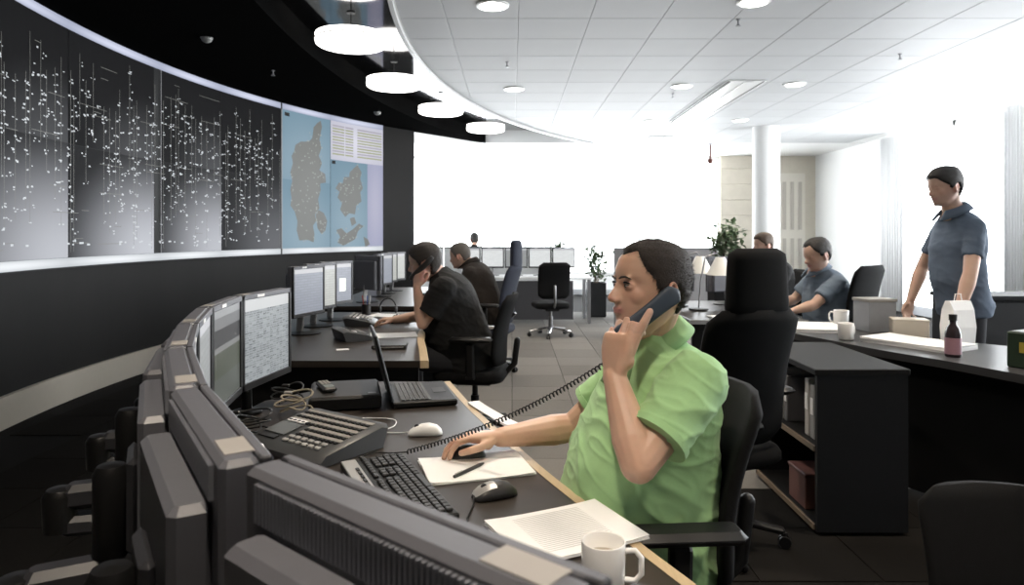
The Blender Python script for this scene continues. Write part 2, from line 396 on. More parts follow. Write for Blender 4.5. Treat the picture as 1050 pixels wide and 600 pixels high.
# red-brown camera on the sloping rail by the back wall
sd = thing('ceiling_sensor', 'small dark dome sensor hanging near the beige stone wall', 'sensor', (3.95, 13.6, ZC))
MB().lathe([(.02, 0), (.02, -.3), (.06, -.31), (.06, -.36), (.03, -.40), (.001, -.41)], 16).build('dome', M('sensor_red', (.12, .04, .03), .4), sd, angle=50)
MB().lathe([(.05, .0), (.05, -.02), (.022, -.02), (.022, 0)], 16).build('flange', mGreyMetal, sd, angle=50)
# ================================================================== VIDEO WALL
def ptw(th, z, off): p = wall_pt(th, WR-off); return V((p.x, p.y, z))
ZB, ZT = 1.20, 3.12; ZM = (ZB+ZT)/2
def emat(name, lo, hi, cu, cv, k=1.3, noise=.1):
    m = bpy.data.materials.new(name); m.use_nodes = True; nt = m.node_tree; N = nt.nodes; L = nt.links
    b = N['Principled BSDF']; b.inputs['Base Color'].default_value = (.004, .004, .0045, 1); b.inputs['Roughness'].default_value = .6; b.inputs['Specular IOR Level'].default_value = .03
    uv = N.new('ShaderNodeUVMap'); sub = N.new('ShaderNodeVectorMath'); sub.operation = 'DISTANCE'; L.new(uv.outputs[0], sub.inputs[0]); sub.inputs[1].default_value = (cu, cv, 0)
    mr = N.new('ShaderNodeMapRange'); mr.interpolation_type = 'SMOOTHSTEP'; mr.inputs[1].default_value = 0; mr.inputs[2].default_value = k; mr.inputs[3].default_value = 1; mr.inputs[4].default_value = 0
    L.new(sub.outputs['Value'], mr.inputs[0])
    mx = N.new('ShaderNodeMix'); mx.data_type = 'RGBA'; mx.inputs[6].default_value = tuple(lo)+(1,); mx.inputs[7].default_value = tuple(hi)+(1,)
    L.new(mr.outputs[0], mx.inputs[0]); L.new(mx.outputs[2], b.inputs['Emission Color']); b.inputs['Emission Strength'].default_value = 1
    return m
def patch(th0, th1, z0, z1, off, n=8):
    mb = MB(); 
    for i in range(n+1):
        t = th0+(th1-th0)*i/n; mb.v += [tuple(ptw(t, z0, off)), tuple(ptw(t, z1, off))]
    mb.f = [(2*i, 2*i+2, 2*i+3, 2*i+1) for i in range(n)]
    mb.uvf = lambda k: ((k//2)/n, k % 2)
    return mb
def build_uv(mb, name, mat, parent):
    me = bpy.data.meshes.new(name); me.from_pydata(mb.v, [], mb.f); me.materials.append(mat)
    u = me.uv_layers.new(name='UVMap')
    for lp in me.loops: u.data[lp.index].uv = mb.uvf(lp.vertex_index)
    o = bpy.data.objects.new(name, me); COL.objects.link(o); o.parent = parent; return o
vw = thing('video_wall', 'long curved video wall of dark network diagrams and a blue map', 'video wall')
THL = R(-24)
arc_strip(THL, th_of(392.5), WR-.012, WR+.02, ZB-.09, ZT+.10, 60).build('backing', mBlackPanel, vw, angle=40)
mTop = emat('bar_blue', (.24, .26, .34), (.44, .46, .56), .5, .5, .7); mBot = emat('bar_white', (.38, .40, .42), (.58, .60, .62), .5, .5, .7)
edges = [THL, th_of(-190), th_of(-60), th_of(68), th_of(156.5), th_of(163), th_of(226), th_of(287), th_of(288.5), th_of(338), th_of(392)]
for i in (0, 1, 2, 3, 5, 6, 8, 9):
    a, b = edges[i], edges[i+1]
    if i == 3: b = edges[5]
    build_uv(patch(a, b, ZT, ZT+.08, .016), 'top_bar', mTop, vw); build_uv(patch(a, b, ZB-.075, ZB, .016), 'bottom_bar', mBot, vw)
lv = {0: .26, 1: .30, 2: .37, 3: .40, 5: .36, 6: .10}
for i in (0, 1, 2, 3, 5, 6):
    a, b = edges[i]+.0004, edges[i+1]-.0004; l = lv[i]
    mlo = emat('screen_low_%d' % i, (.011, .0113, .012), (l*.93, l*.96, l*1.04), .95, .0, 1.15)
    mhi = emat('screen_high_%d' % i, (.005, .005, .0053), (l*.14, l*.145, l*.155), .9, -.1, .8)
    build_uv(patch(a, b, ZB+.002, ZM-.002, .016), 'screen_panel', mlo, vw)
    build_uv(patch(a, b, ZM+.002, ZT-.002, .016), 'screen_panel', mhi, vw)
MB()
mGl = M('glyph_white', (.02, .02, .02), .5, emit=.45, ecol=(.85, .9, .95)); mLn = M('glyph_line', (.02, .02, .02), .5, emit=.11, ecol=(.9, .9, .8))
gl = MB(); ln = MB()
def q(mb, th, z, w, h, off=.022):
    d = w/WR/2; mb.add([ptw(th-d, z-h/2, off), ptw(th+d, z-h/2, off), ptw(th+d, z+h/2, off), ptw(th-d, z+h/2, off)], [(0, 1, 2, 3)])
ra = random.Random(3)
ta, tb = edges[1], edges[7]
for c in range(64):
    t0 = ta+(tb-ta)*(c+ra.random())/64
    zt = ZT-.08-ra.random()*.5; n = ra.randint(6, 16); z = zt; t = t0
    for k in range(n):
        z -= ra.uniform(.05, .16)
        if z < ZB+.06: break
        t = t0+ra.choice((-1, 0, 0, 1))*ra.uniform(.02, .08)/WR
        if t > tb-.006: continue
        for _ in range(ra.randint(1, 4)): q(gl, min(tb-.004, t+ra.uniform(-.035, .035)/WR), z+ra.uniform(-.018, .018), ra.uniform(.010, .030), ra.uniform(.006, .014))
    q(ln, t0, (zt+max(z, ZB+.05))/2, .004, zt-max(z, ZB+.05), .020)
for k in range(60):
    t = ra.uniform(ta+.02, tb-.03); q(ln, t, ra.uniform(ZB+.08, ZT-.1), ra.uniform(.08, .4), .004, .020)
for k in range(40):
    t = ta+(tb-ta)*ra.random(); q(gl, min(t, tb-.005), ZB+.10+ra.random()*.03, ra.uniform(.015, .05), .016)
stuff(gl.build('diagram_symbol', mGl, vw)); stuff(ln.build('diagram_line', mLn, vw))
# a thin pale window edge on the diagram
sep = MB(); q(sep, th_of(163), ZM, .010, ZT-ZB, .024); q(sep, th_of(287.6), ZM, .02, ZT-ZB, .024)
sep.build('seam', M('seam_grey', (.05, .05, .05), .5, emit=.13, ecol=(.9, .92, 1)), vw)
# map
mSea = emat('map_sea', (.12, .19, .24), (.19, .26, .31), .5, .2, 1.0); mLav = emat('lavender', (.23, .24, .33), (.30, .30, .38), .5, .5, .8)
build_uv(patch(edges[8], edges[9]-.0004, ZB, ZM, .016), 'screen_panel', mSea, vw); build_uv(patch(edges[8], edges[9]-.0004, ZM, ZT, .016), 'screen_panel', mSea, vw)
build_uv(patch(edges[9]+.0004, th_of(376), ZB, 2.53, .016), 'screen_panel', mSea, vw); build_uv(patch(th_of(376), edges[10], ZB, 2.53, .016), 'screen_panel', mLav, vw)
build_uv(patch(edges[9]+.0004, edges[10], 2.53, ZT, .016), 'screen_panel', emat('table_bg', (.35, .35, .41), (.46, .46, .52), .5, .5, .8), vw)
def wp(px, py, off):
    t = th_of(px); p = wall_pt(t); return ptw(t, CAMH-(py-240)*p.y/700., off)
def cw(L_): return [(240+x/3., 80+y/3.) for x, y in L_]
land = [[(262,132),(250,140),(240,152),(236,185),(226,196),(200,196),(184,206),(180,225),(172,240),(176,262),(168,290),(174,315),(168,345),(172,370),(168,392),(182,412),(190,440),(188,470),(196,500),(222,498),(240,506),(243,480),(238,455),(248,440),(244,420),(258,402),(254,372),(262,345),(260,325),(278,322),(276,296),(258,284),(266,262),(256,240),(264,215),(258,190),(266,150)],
 [(246,420),(256,406),(272,416),(282,440),(276,470),(264,480),(252,462)],
 [(375,268),(388,290),(384,310),(392,340),(384,352),(388,380),(372,392),(368,420),(350,416),(338,428),(322,405),(328,385),(314,368),(320,350),(308,340),(318,322),(330,325),(334,305),(350,305),(352,290)],
 [(310,468),(326,462),(342,478),(362,465),(380,448),(394,456),(378,470),(368,496),(350,506),(332,516),(314,506),(322,488)],
 [(352,432),(366,428),(372,446),(358,456)], [(394,488),(408,496),(414,512),(400,520)]]
mLand = M('map_land', (.03, .03, .03), .5, emit=.075, ecol=(.95, .93, .80)); mLand.node_tree.nodes['Principled BSDF'].inputs['Emission Color'].default_value = (.9, .93, .85, 1)
for pl in land:
    mb = MB(); pts = [wp(x, y, .028) for x, y in cw(pl)]; mb.add(pts, [tuple(range(len(pts)))]); 
    o = mb.build('map_land', mLand, vw)
mk = MB(); 
for k in range(170):
    pl = land[0] if ra.random() < .6 else land[ra.choice((1, 2, 2, 3))]; a = ra.choice(pl); b = ra.choice(pl); f = ra.uniform(.2, .8)
    p = cw([(a[0]+(b[0]-a[0])*f, a[1]+(b[1]-a[1])*f)])[0]; c = wp(p[0], p[1], .033); t = math.asin((c.y-WC[1])/(WR-.033))
    q(mk, t, c.z, ra.uniform(.012, .03), ra.uniform(.012, .02), .034)
stuff(mk.build('map_mark', M('map_mark', (.05, .05, .05), .5, emit=.2, ecol=(.9, .95, .9)), vw))
rows = MB(); rows2 = MB()
ta, tb = edges[9]+.004, edges[10]-.004
for k in range(11):
    z = 3.05-.043*k
    for w0, w1 in ((0, .24), (.26, .42), (.5, 1)):
        mb = rows if (k % 3) else rows2
        t0 = ta+(tb-ta)*w0; t1 = ta+(tb-ta)*w1; q(mb, (t0+t1)/2, z, (t1-t0)*WR, .024)
rows.build('table_row', M('row_green', (.05, .05, .05), .5, emit=.26, ecol=(.66, .70, .36)), vw); rows2.build('table_row', M('row_dark', (.05, .05, .05), .5, emit=.35, ecol=(.55, .5, .6)), vw)
tg = MB(); q(tg, th_of(293), 3.06, .10, .05); q(tg, th_of(341), 2.49, .08, .05); tg.build('caption', mBlackPanel, vw)
# ================================================================== FURNITURE KINDS
def monitor_proto(arm=True):
    W, H, D = .366, .335, .045; z0 = .12
    r = thing('monitor', 'x', 'monitor')
    b = MB()                                                   # casing: hollow frame around the screen
    b.box((0, -.5*D-.004, z0+H/2), (W, D-.008, H), None, .006).build('housing', mShell, r, angle=30)
    bz = MB()
    MB().box((0, -.002, z0+H-.009), (W, .012, .018), None, .002).build('bezel_top', mShell, r)
    for c, d in (((0, -.002, z0+.012), (W, .012, .024)), ((-W/2+.008, -.002, z0+H/2), (.016, .012, H)), ((W/2-.008, -.002, z0+H/2), (.016, .012, H))): bz.box(c, d, None, .002)
    bz.build('bezel', mBezel, r)
    MB().box((0, -.004, z0+H/2), (W-.03, .004, H-.04)).build('screen', mSheet, r)
    MB().box((0, -D-.019, z0+.145), (W-.07, .042, .285), None, .008).build('back_shell', mShell, r, angle=30)
    vt = MB()
    for k in range(54): vt.box((-W/2+.028+k*.0058, -D-.002, z0+H-.026), (.0028, .006, .034))
    stuff(vt.build('vent', M('vent_slat', (.20, .21, .245), .45, var=.05), r))
    MB().box((0, -D+.0025, z0+H-.0265), (W-.045, .004, .040)).build('vent_recess', mShellDk, r)
    MB().box((.5*W-.05, -D*.5, z0+H+.0005), (.055, D*.62, .0012)).build('sticker', mSticker, r)
    MB().box((.06, .0045, z0+H-.009), (.05, .001, .010)).build('label', mPaper, r)
    if arm:
        MB().box((0, -D-.047, z0+.13), (.11, .018, .15), None, .012).build('mount_plate', mShellDk, r, angle=30)
        hc = MB(); hc.lathe([(.001, -.02), (.02, -.018), (.026, -.008), (.026, .118), (.02, .13), (.001, .132)], 18, (0, -D-.078, z0+.055)).build('hinge_column', mBlackPlastic, r, angle=40)
        a = MB().box((.0, -D-.13, z0+.02), (.052, .13, .05), None, .012).build('arm', mShellDk, r, angle=30)
        MB().lathe([(.001, -.045), (.03, -.04), (.032, .03), (.024, .042), (.001, .045)], 18, (0, -D-.20, z0-.005)).build('elbow', mBlackPlastic, a, angle=40)
        MB().bar((0, -D-.20, z0-.035), (0, -D-.05, z0-.045), .05, .04, .01).build('lower_link', mShellDk, a, angle=30)
        MB().lathe([(.001, 0), (.055, 0), (.055, .008), (.02, .016), (.018, .09), (.001, .09)], 18, (0, -D-.04, 0)).build('post', mBlackPlastic, r, angle=40)
    else:
        MB().bar((0, -D-.03, .012), (0, -D-.01, z0+.1), .05, .02, .005).build('post', mSilver, r, angle=30)
        MB().lathe([(.001, 0), (.11, 0), (.11, .006), (.03, .014), (.001, .014)], 24, (0, -.04, 0)).build('foot', mBlackPlastic, r, angle=40)
    return r
def scr(name, kind):
    m = bpy.data.materials.new(name); m.use_nodes = True; nt = m.node_tree; N = nt.nodes; L = nt.links
    b = N['Principled BSDF']; b.inputs['Base Color'].default_value = (.02, .02, .022, 1); b.inputs['Roughness'].default_value = .3; b.inputs['Emission Strength'].default_value = .7
    tc = N.new('ShaderNodeTexCoord'); sp = N.new('ShaderNodeSeparateXYZ'); L.new(tc.outputs['Generated'], sp.inputs[0])
    cb = N.new('ShaderNodeCombineXYZ'); L.new(sp.outputs[0], cb.inputs[0]); L.new(sp.outputs[2], cb.inputs[1])
    def ramp(src, pts, const=True):
        r = N.new('ShaderNodeValToRGB'); r.color_ramp.interpolation = 'CONSTANT' if const else 'LINEAR'; e = r.color_ramp.elements
        e[0].position = pts[0][0]; e[0].color = tuple(pts[0][1])+(1,); e[1].position = pts[1][0]; e[1].color = tuple(pts[1][1])+(1,)
        for p, c in pts[2:]: x = e.new(p); x.color = tuple(c)+(1,)
        L.new(src, r.inputs[0]); return r.outputs[0]
    if kind == 'sheet':
        br = N.new('ShaderNodeTexBrick'); br.offset = 0; br.inputs['Scale'].default_value = 1; br.inputs['Brick Width'].default_value = .075; br.inputs['Row Height'].default_value = .028; br.inputs['Mortar Size'].default_value = .004
        br.inputs['Color1'].default_value = (.06, .075, .085, 1); br.inputs['Color2'].default_value = (.34, .37, .38, 1); br.inputs['Mortar'].default_value = (.36, .38, .39, 1); L.new(cb.outputs[0], br.inputs[0])
        w = N.new('ShaderNodeTexNoise'); w.inputs['Scale'].default_value = 60; L.new(cb.outputs[0], w.inputs[0])
        mx = N.new('ShaderNodeMix'); mx.data_type = 'RGBA'; L.new(ramp(w.outputs[0], [(0, (0, 0, 0)), (.53, (1, 1, 1))]), mx.inputs[0]); L.new(br.outputs[0], mx.inputs[6]); mx.inputs[7].default_value = (.30, .32, .33, 1)
        top = ramp(sp.outputs[2], [(0, (0, 0, 0)), (.86, (1, 1, 1))]); m2 = N.new('ShaderNodeMix'); m2.data_type = 'RGBA'; L.new(top, m2.inputs[0]); L.new(mx.outputs[2], m2.inputs[6]); m2.inputs[7].default_value = (.55, .56, .56, 1)
        out = m2.outputs[2]
    elif kind == 'dark':
        g = ramp(sp.outputs[2], [(0, (.10, .11, .095)), (.30, (.07, .08, .055)), (.56, (.22, .225, .22)), (.62, (.035, .035, .037)), (.80, (.20, .205, .21)), (.92, (.38, .39, .40))])
        w = N.new('ShaderNodeTexWave'); w.inputs['Scale'].default_value = 8; w.inputs['Distortion'].default_value = 2; L.new(cb.outputs[0], w.inputs[0])
        mx = N.new('ShaderNodeMix'); mx.data_type = 'RGBA'; mx.blend_type = 'MULTIPLY'; mx.inputs[0].default_value = .35; L.new(g, mx.inputs[6]); L.new(w.outputs[0], mx.inputs[7]); out = mx.outputs[2]
    else:
        base = {'pale': (.46, .47, .44), 'blue': (.27, .29, .34), 'white': (.72, .74, .74), 'grey': (.30, .31, .31)}[kind]
        br = N.new('ShaderNodeTexBrick'); br.inputs['Scale'].default_value = 1; br.inputs['Brick Width'].default_value = .22; br.inputs['Row Height'].default_value = .06; br.inputs['Mortar Size'].default_value = .006; L.new(cb.outputs[0], br.inputs[0])
        br.inputs['Color1'].default_value = tuple(c*.9 for c in base)+(1,); br.inputs['Color2'].default_value = tuple(base)+(1,); br.inputs['Mortar'].default_value = tuple(c*.75 for c in base)+(1,)
        top = ramp(sp.outputs[2], [(0, (0, 0, 0)), (.9, (1, 1, 1))]); m2 = N.new('ShaderNodeMix'); m2.data_type = 'RGBA'; L.new(top, m2.inputs[0]); L.new(br.outputs[0], m2.inputs[6]); m2.inputs[7].default_value = (.5, .5, .52, 1); out = m2.outputs[2]
    L.new(out, b.inputs['Emission Color']); return m
mSheet = scr('screen_sheet', 'sheet'); mScrDark = scr('screen_dark', 'dark'); mScrPale = scr('screen_pale', 'pale'); mScrBlue = scr('screen_blue', 'blue'); mScrWhite = scr('screen_white', 'white'); mScrGrey = scr('screen_grey', 'grey')
def set_screen(o, mat):
    for c in kids(o):
        if c.name.split('.')[0] == 'screen':
            c.data = c.data.copy(); c.data.materials.clear(); c.data.materials.append(mat)
def rz_front(n): return math.atan2(n[1], n[0])-math.pi/2
mon = monitor_proto(True); mon2 = monitor_proto(False)
used = {}
def place_mon(proto, p, n, z, label, mat, group=None):
    if proto.name not in used:
        used[proto.name] = 1; o = proto; o.location = (p[0], p[1], z); o.rotation_euler = (0, 0, rz_front(n)); o['label'] = label
        if group: o['group'] = group
    else: o = dup(proto, (p[0], p[1], z), rz_front(n), label, group)
    set_screen(o, mat); return o
DZ = .73
# ------------------------------------------------------------------ console desk of the man in green
P0 = V((-.232, .655, 0)); hd = [33, 28, 23, 19, 9, -8]; seams = [P0]
for h in hd: seams.append(seams[-1]+V((-math.sin(R(h)), math.cos(R(h)), 0))*.372)
near = [V((-.222, .665, 0))]; 
for h in (49.5, 68): near.append(near[-1]-V((-math.sin(R(h)), math.cos(R(h)), 0))*.378)
segs = [(seams[i], seams[i+1]) for i in range(6)]+[(near[1], near[0]), (near[2], near[1])]
lab = ['curved console monitor seen from behind, next to the ribbed one', 'curved console monitor seen from behind, second from the ribbed one', 'console monitor edge-on in the bend of the row, third from the ribbed one',
       'slim sliver of a console monitor beside the dark striped screen', 'console monitor showing a dark striped screen with pale header', 'console monitor showing a dense white spreadsheet, last of the curved row',
       'ribbed grey back of the console monitor in front of the mug', 'console monitor past the ribbed one, hiding the desk end by the mug']
mats = [mScrGrey, mScrBlue, mScrGrey, mScrGrey, mScrDark, mSheet, mScrGrey, mScrGrey]
for (a, b), l, mt in zip(segs, lab, mats):
    d = (b-a).normalized(); n = V((d.y, -d.x, 0)); c = (a+b)/2
    place_mon(mon, c, n, DZ+.0015, l, mt)
def desk(name, label, inner, outer, zt=DZ, th=.035, lip=.03, panel=True, group=None, panel_h=(.0, .70)):
    dk = thing(name, label, 'desk', (inner[0][0], inner[0][1], 0), 0, group); org = (inner[0][0], inner[0][1], 0)
    # lipping runs along the user side (inner list), top fills the rest
    n = len(inner); off = []
    for i in range(n):
        d = (V(inner[min(i+1, n-1)])-V(inner[max(i-1, 0)])).normalized(); off.append((inner[i][0]-d.y*lip, inner[i][1]+d.x*lip))
    MB().prism(off+outer, zt-th, zt).build('desk_top', mDesk, dk, org)
    rings = [[V((off[i][0], off[i][1], zt-th-.004)), V((inner[i][0], inner[i][1], zt-th-.004)), V((inner[i][0], inner[i][1], zt-.004)), V((inner[i][0]*.9+off[i][0]*.1, inner[i][1]*.9+off[i][1]*.1, zt+.001)), V((off[i][0], off[i][1], zt+.001))] for i in range(n)]
    MB().loft(rings).build('edge_lipping', mWood, dk, org, angle=40)
    return dk, org
def sm(pts, k=6):                                             # Catmull-Rom through 2-D points
    out = []; P = [V((p[0], p[1], 0)) for p in pts]
    for i in range(len(P)-1):
        a, b, c, d = P[max(i-1, 0)], P[i], P[i+1], P[min(i+2, len(P)-1)]
        for j in range(k):
            t = j/k; q_ = .5*((2*b)+(c-a)*t+(2*a-5*b+4*c-d)*t*t+(3*b-a-3*c+d)*t**3); out.append((q_.x, q_.y))
    return out+[(P[-1].x, P[-1].y)]
inner = sm([at(x, y, DZ)[:2] for x, y in ((462, 391), (487, 418), (530, 456), (570, 490), (645, 547), (716, 600))]+[(.52, .93), (.60, .62)])
inner = inner[::-1]                                           # near to far so the lip offset points to the left
outer_a = []
for (a, b) in ((segs[7]), (segs[6]), *segs[:6]):
    d = (b-a).normalized(); n = V((d.y, -d.x, 0))
    for c in (a, b): outer_a.append((c-n*.11))
outer = [(p.x, p.y) for p in outer_a]
# clean order: inner runs near->far, outer must run far->near
outer = [(-.98, 2.86), (-.80, 3.2)]+[]
oo = [(p.x, p.y) for p in outer_a][::-1]
outer = [(-.70, 3.10)]+oo
dk1, o1 = desk('console_desk', 'dark curved console desk with oak edge in front of the man in green', inner, outer)
# under-desk panel and legs
pr = MB(); rings = []
for x, y in sm([p for p in oo[1:-1:2]], 3):
    v = V((x, y, 0)); c = V((.45, 1.85, 0)); d = (c-v).normalized()*.06
    rings.append([v+d+V((0, 0, .12)), v+d*1.3+V((0, 0, .12)), v+d*1.3+V((0, 0, .69)), v+d+V((0, 0, .69))])
pr.loft(rings).build('modesty_panel', mBlackPanel, dk1, o1, angle=40)
for x, y in ((-.62, 2.95), (-.55, 1.5), (.2, .72)):
    mb = MB(); mb.box((x, y, .35), (.07, .07, .69), None, .01); mb.box((x+.05, y, .015), (.42, .08, .03), None, .01); mb.build('leg', mBlackPanel, dk1, o1)
# ------------------------------------------------------------------ consoles of the men behind
def back_desk(dy, label):
    inn = sm([(-.44, 3.61+dy), (-.50, 4.0+dy), (-.565, 4.4+dy), (-.60, 4.8+dy), (-.58, 5.2+dy), (-.5, 5.6+dy), (-.42, 5.85+dy)], 4)
    dk, og = desk('console_desk', label, inn, [(-1.75, 5.85+dy), (-1.75, 3.61+dy)], lip=.045)
    MB().box((-1.1, 3.66+dy, .36), (1.2, .03, .66)).build('end_panel', mBlackPanel, dk, og)
    MB().box((-1.72, 4.73+dy, .36), (.03, 2.1, .66)).build('modesty_panel', mBlackPanel, dk, og)
    MB().box((-1.1, 5.8+dy, .36), (1.2, .03, .66)).build('end_panel', mBlackPanel, dk, og)
    return dk
back_desk(0, 'dark console desk with oak edge in front of the man in black'); back_desk(2.72, 'dark console desk in front of the man in brown')
for j, (dy, who) in enumerate(((0, 'black'), (2.72, 'brown'))):
    for k, (y, ht, mt, l) in enumerate(((4.58, 4, mScrBlue, 'slim bluish monitor, first of the row'), (4.95, 0, mScrPale, 'pale green screened monitor, middle of the row'), (5.31, -8, mScrBlue if j == 0 else mScrPale, 'monitor with %s, last of the row' % ('a white note' if j == 0 else 'a pale screen')))):
        n = (math.cos(R(ht-2)), math.sin(R(ht-22)))
        o = place_mon(mon2, (-1.36-.02*(k == 1), y+dy), n, DZ+.02, l.replace(', ', ' ')+' by the man in '+who, mt)
        o.location.z = DZ+.0015
        if j == 0 and k == 2: MB().box((-.06, .0012, .27), (.07, .003, .10)).build('note_window', M('note_white', (.5, .5, .5), .5, emit=.7, ecol=(.9, .95, .85)), o)
place_mon(mon2, (-1.40, 6.75), (math.cos(R(55)), math.sin(R(55))), DZ+.0015, 'black backed monitor angled away behind the pale trio facing the man in black', mScrGrey)
# ------------------------------------------------------------------ office chairs
def chair_base(r, chrome, s=.30, nrm=5, ang=0):
    mt = mChrome if chrome else mBlackPlastic
    for k in range(5):
        a = 2*math.pi*k/5+ang; c, si = math.cos(a), math.sin(a)
        lg = MB().bar((c*.03, si*.03, .115), (c*s, si*s, .075), .045, .028, .008).build('base_leg', mt, r, angle=30)
        w = MB(); M3 = Matrix.Rotation(a, 3, 'Z') @ Matrix.Rotation(R(90), 3, 'X')
        for sd in (-1, 1): w.lathe([(.001, -.009), (.026, -.009), (.029, 0), (.026, .009), (.001, .009)], 14, (c*s-si*sd*.014, si*s+c*sd*.014, .030), M3)
        w.box((c*s, si*s, .055), (.02, .02, .03)); w.build('caster', mBlackPlastic, lg, angle=40)
    MB().lathe([(.045, .09), (.045, .14), (.03, .15), (.03, .27), (.02, .27), (.02, .37), (.001, .37)], 18).build('gas_lift', mBlackPlastic if not chrome else mGreyMetal, r, angle=40)
def cushion(w, d, h, c, k=5, rot=None, puff=.25):
    # rounded slab: superellipse outline, domed top and bottom
    mb = MB(); rings = []; N_ = 36
    def ol(s): return [(w/2*s*math.copysign(abs(math.cos(t))**.42, math.cos(t)), d/2*s*math.copysign(abs(math.sin(t))**.42, math.sin(t))) for t in [2*math.pi*i/N_ for i in range(N_)]]
    for s, z in ((.80, -h/2), (.94, -h*.44), (1, -h*.2), (1, h*.15), (.95, h*.42), (.78, h/2)):
        rg = [V((x, y, z)) for x, y in ol(s)]
        rings.append([(rot @ p if rot else p)+V(c) for p in rg])
    return mb.loft(rings)
def curved_back(w0, w1, z0, z1, x, depth=.07, bow=.03, lean=.12, th=.05):
    # local +x is forward; backrest stands at -x, leaning back
    mb = MB(); rings = []; nz = 12
    for j in range(nz+1):
        t = j/nz; z = z0+(z1-z0)*t; w = w0+(w1-w0)*t; e = min(1, math.sqrt(max(0, 1-(2*max(0, abs(t-.5)-.36)/.28)**2))) if abs(t-.5) > .36 else 1
        w *= (.72+.28*e); xx = x-lean*(t**1.2)+bow*math.sin(t*math.pi)
        rg = []
        for i in range(20):
            a = 2*math.pi*i/20; cy = math.copysign(abs(math.cos(a))**.5, math.cos(a)); cx = math.copysign(abs(math.sin(a))**.6, math.sin(a))
            rg.append(V((xx+cx*th/2*(.5+.5*e)+depth*cy*cy*.6, cy*w/2, z)))
        rings.append(rg)
    return mb.loft(rings)
def chair_proto(kind, fab):
    r = thing('office_chair', 'x', 'chair')
    chair_base(r, kind == 'task', ang=.3)
    cushion(.50, .48, .085, (.02, 0, .43)).build('seat', fab, r, smooth=True)
    MB().box((0, 0, .375), (.26, .2, .04), None, .01).build('mechanism', mBlackPlastic, r)
    if kind == 'high':
        curved_back(.46, .50, .50, 1.10, -.21, th=.06, lean=.10).build('backrest', fab, r, smooth=True)
        curved_back(.33, .29, 1.07, 1.36, -.285, th=.075, lean=.0, depth=.02, bow=0).build('headrest', fab, r, smooth=True)
        MB().bar((-.285, 0, 1.05), (-.28, 0, 1.2), .06, .02, .004).build('headrest_stem', mBlackPlastic, r)
        MB().bar((-.05, 0, .42), (-.27, 0, .60), .08, .03, .006).build('back_bracket', mBlackPlastic, r)
    elif kind == 'mid':
        curved_back(.43, .42, .50, .985, -.205, th=.05, lean=.09).build('backrest', fab, r, smooth=True)
        MB().tube([(-.05, 0, .42), (-.20, 0, .41), (-.28, 0, .50), (-.30, 0, .66)], [.022]*4, 10).build('back_bracket', mBlackPlastic, r, smooth=True)
    else:
        curved_back(.44, .44, .53, 1.02, -.21, th=.04, lean=.06, depth=.03).build('backrest', fab, r, smooth=True)
        MB().tube([(-.05, 0, .42), (-.22, 0, .42), (-.26, 0, .50), (-.25, 0, .70)], [.018]*4, 10).build('back_bracket', mGreyMetal, r, smooth=True)
    if kind in ('mid', 'high'):
        for s in (-1, 1):
            a = MB().bar((-.02, s*.27, .44), (-.02, s*.285, .68), .035, .055, .01).build('arm_post', mBlackPlastic, r)
            MB().bar((-.02, s*.17, .435), (-.02, s*.285, .445), .06, .025, .005).build('arm_bracket', mBlackPlastic, r)
            pts = [(-.16, s*.285, .692), (-.10, s*.285, .70), (.05, s*.285, .70), (.13, s*.285, .692)]
            MB().bar((-.17, s*.285, .70), (.12, s*.285, .70), .085, .032, .014).build('armrest', mBlackPlastic, r, angle=40)
    return r
ch_mid = chair_proto('mid', mBlackFabric); ch_high = chair_proto('high', mBlackFabric); ch_task = chair_proto('task', mBlackFabric)
def place_chair(proto, x, y, yaw, label, fab=None, sc=1):
    if proto.name not in used: used[proto.name] = 1; o = proto; o.location = (x, y, 0); o.rotation_euler = (0, 0, R(yaw)); o['label'] = label
    else: o = dup(proto, (x, y, 0), R(yaw), label)
    if sc != 1: o.scale = (sc, sc, sc)
    if fab:
        for c in kids(o):
            if c.name.split('.')[0] in ('seat', 'backrest', 'headrest'): c.data = c.data.copy(); c.data.materials.clear(); c.data.materials.append(fab)
    return o
place_chair(ch_mid, .352, 1.87, 184, 'black office chair with armrests under the man in green')
place_chair(ch_mid, -.26, 4.80, 172, 'black mid-back office chair under the man in black')
place_chair(ch_high, .93, 3.12, 112, 'empty tall black office chair with headrest behind the man in green', None, .985)
place_chair(ch_task, .53, 9.35, 100, 'empty square-backed office chair on chrome base near the black planter')
place_chair(ch_task, 2.66, 5.60, 128, 'square-backed black chair under the seated man in pale blue', None, 1.13)
place_chair(ch_mid, 1.14, 1.45, 270, 'low black chair back standing apart in the dark near the shelf cabinet', None, .8)
place_chair(ch_high, -.22, 7.06, 165, 'navy high-back office chair with tall headrest under the man in brown', mNavyFabric)
place_chair(ch_task, 2.86, 7.30, 185, 'square-backed chair under the person beyond the lamp desk')
place_chair(ch_task, -.72, 12.98, 90, 'square-backed chair under the distant person beyond the white partition')
# ------------------------------------------------------------------ right hand desk, shelf cabinet
ri = [(2.62, 2.30), (2.42, 2.80), (2.22, 3.37), (2.04, 3.75), (1.92, 4.1), (1.81, 4.43), (1.74, 4.85)]
dkr, orr = desk('side_desk', 'long dark desk covered in papers in front of the standing man', ri[::-1][::-1], [], .76) if False else (None, None)
dkr = thing('side_desk', 'long dark desk covered in papers in front of the standing man', 'desk', (2.2, 3.4, 0)); orr = (2.2, 3.4, 0)
rs_ = sm(ri, 4)
MB().prism(rs_+[(2.36, 4.9), (2.56, 4.2), (3.1, 3.6), (3.5, 2.4)], .72, .76).build('desk_top', M('grey_black_laminate', (.05, .05, .052), .4, var=.1), dkr, orr)
rings = [[V((x+.10, y, .02)), V((x+.13, y, .02)), V((x+.13, y, .72)), V((x+.10, y, .72))] for x, y in rs_]
MB().loft(rings).build('modesty_panel', mBlackPanel, dkr, orr, angle=40)
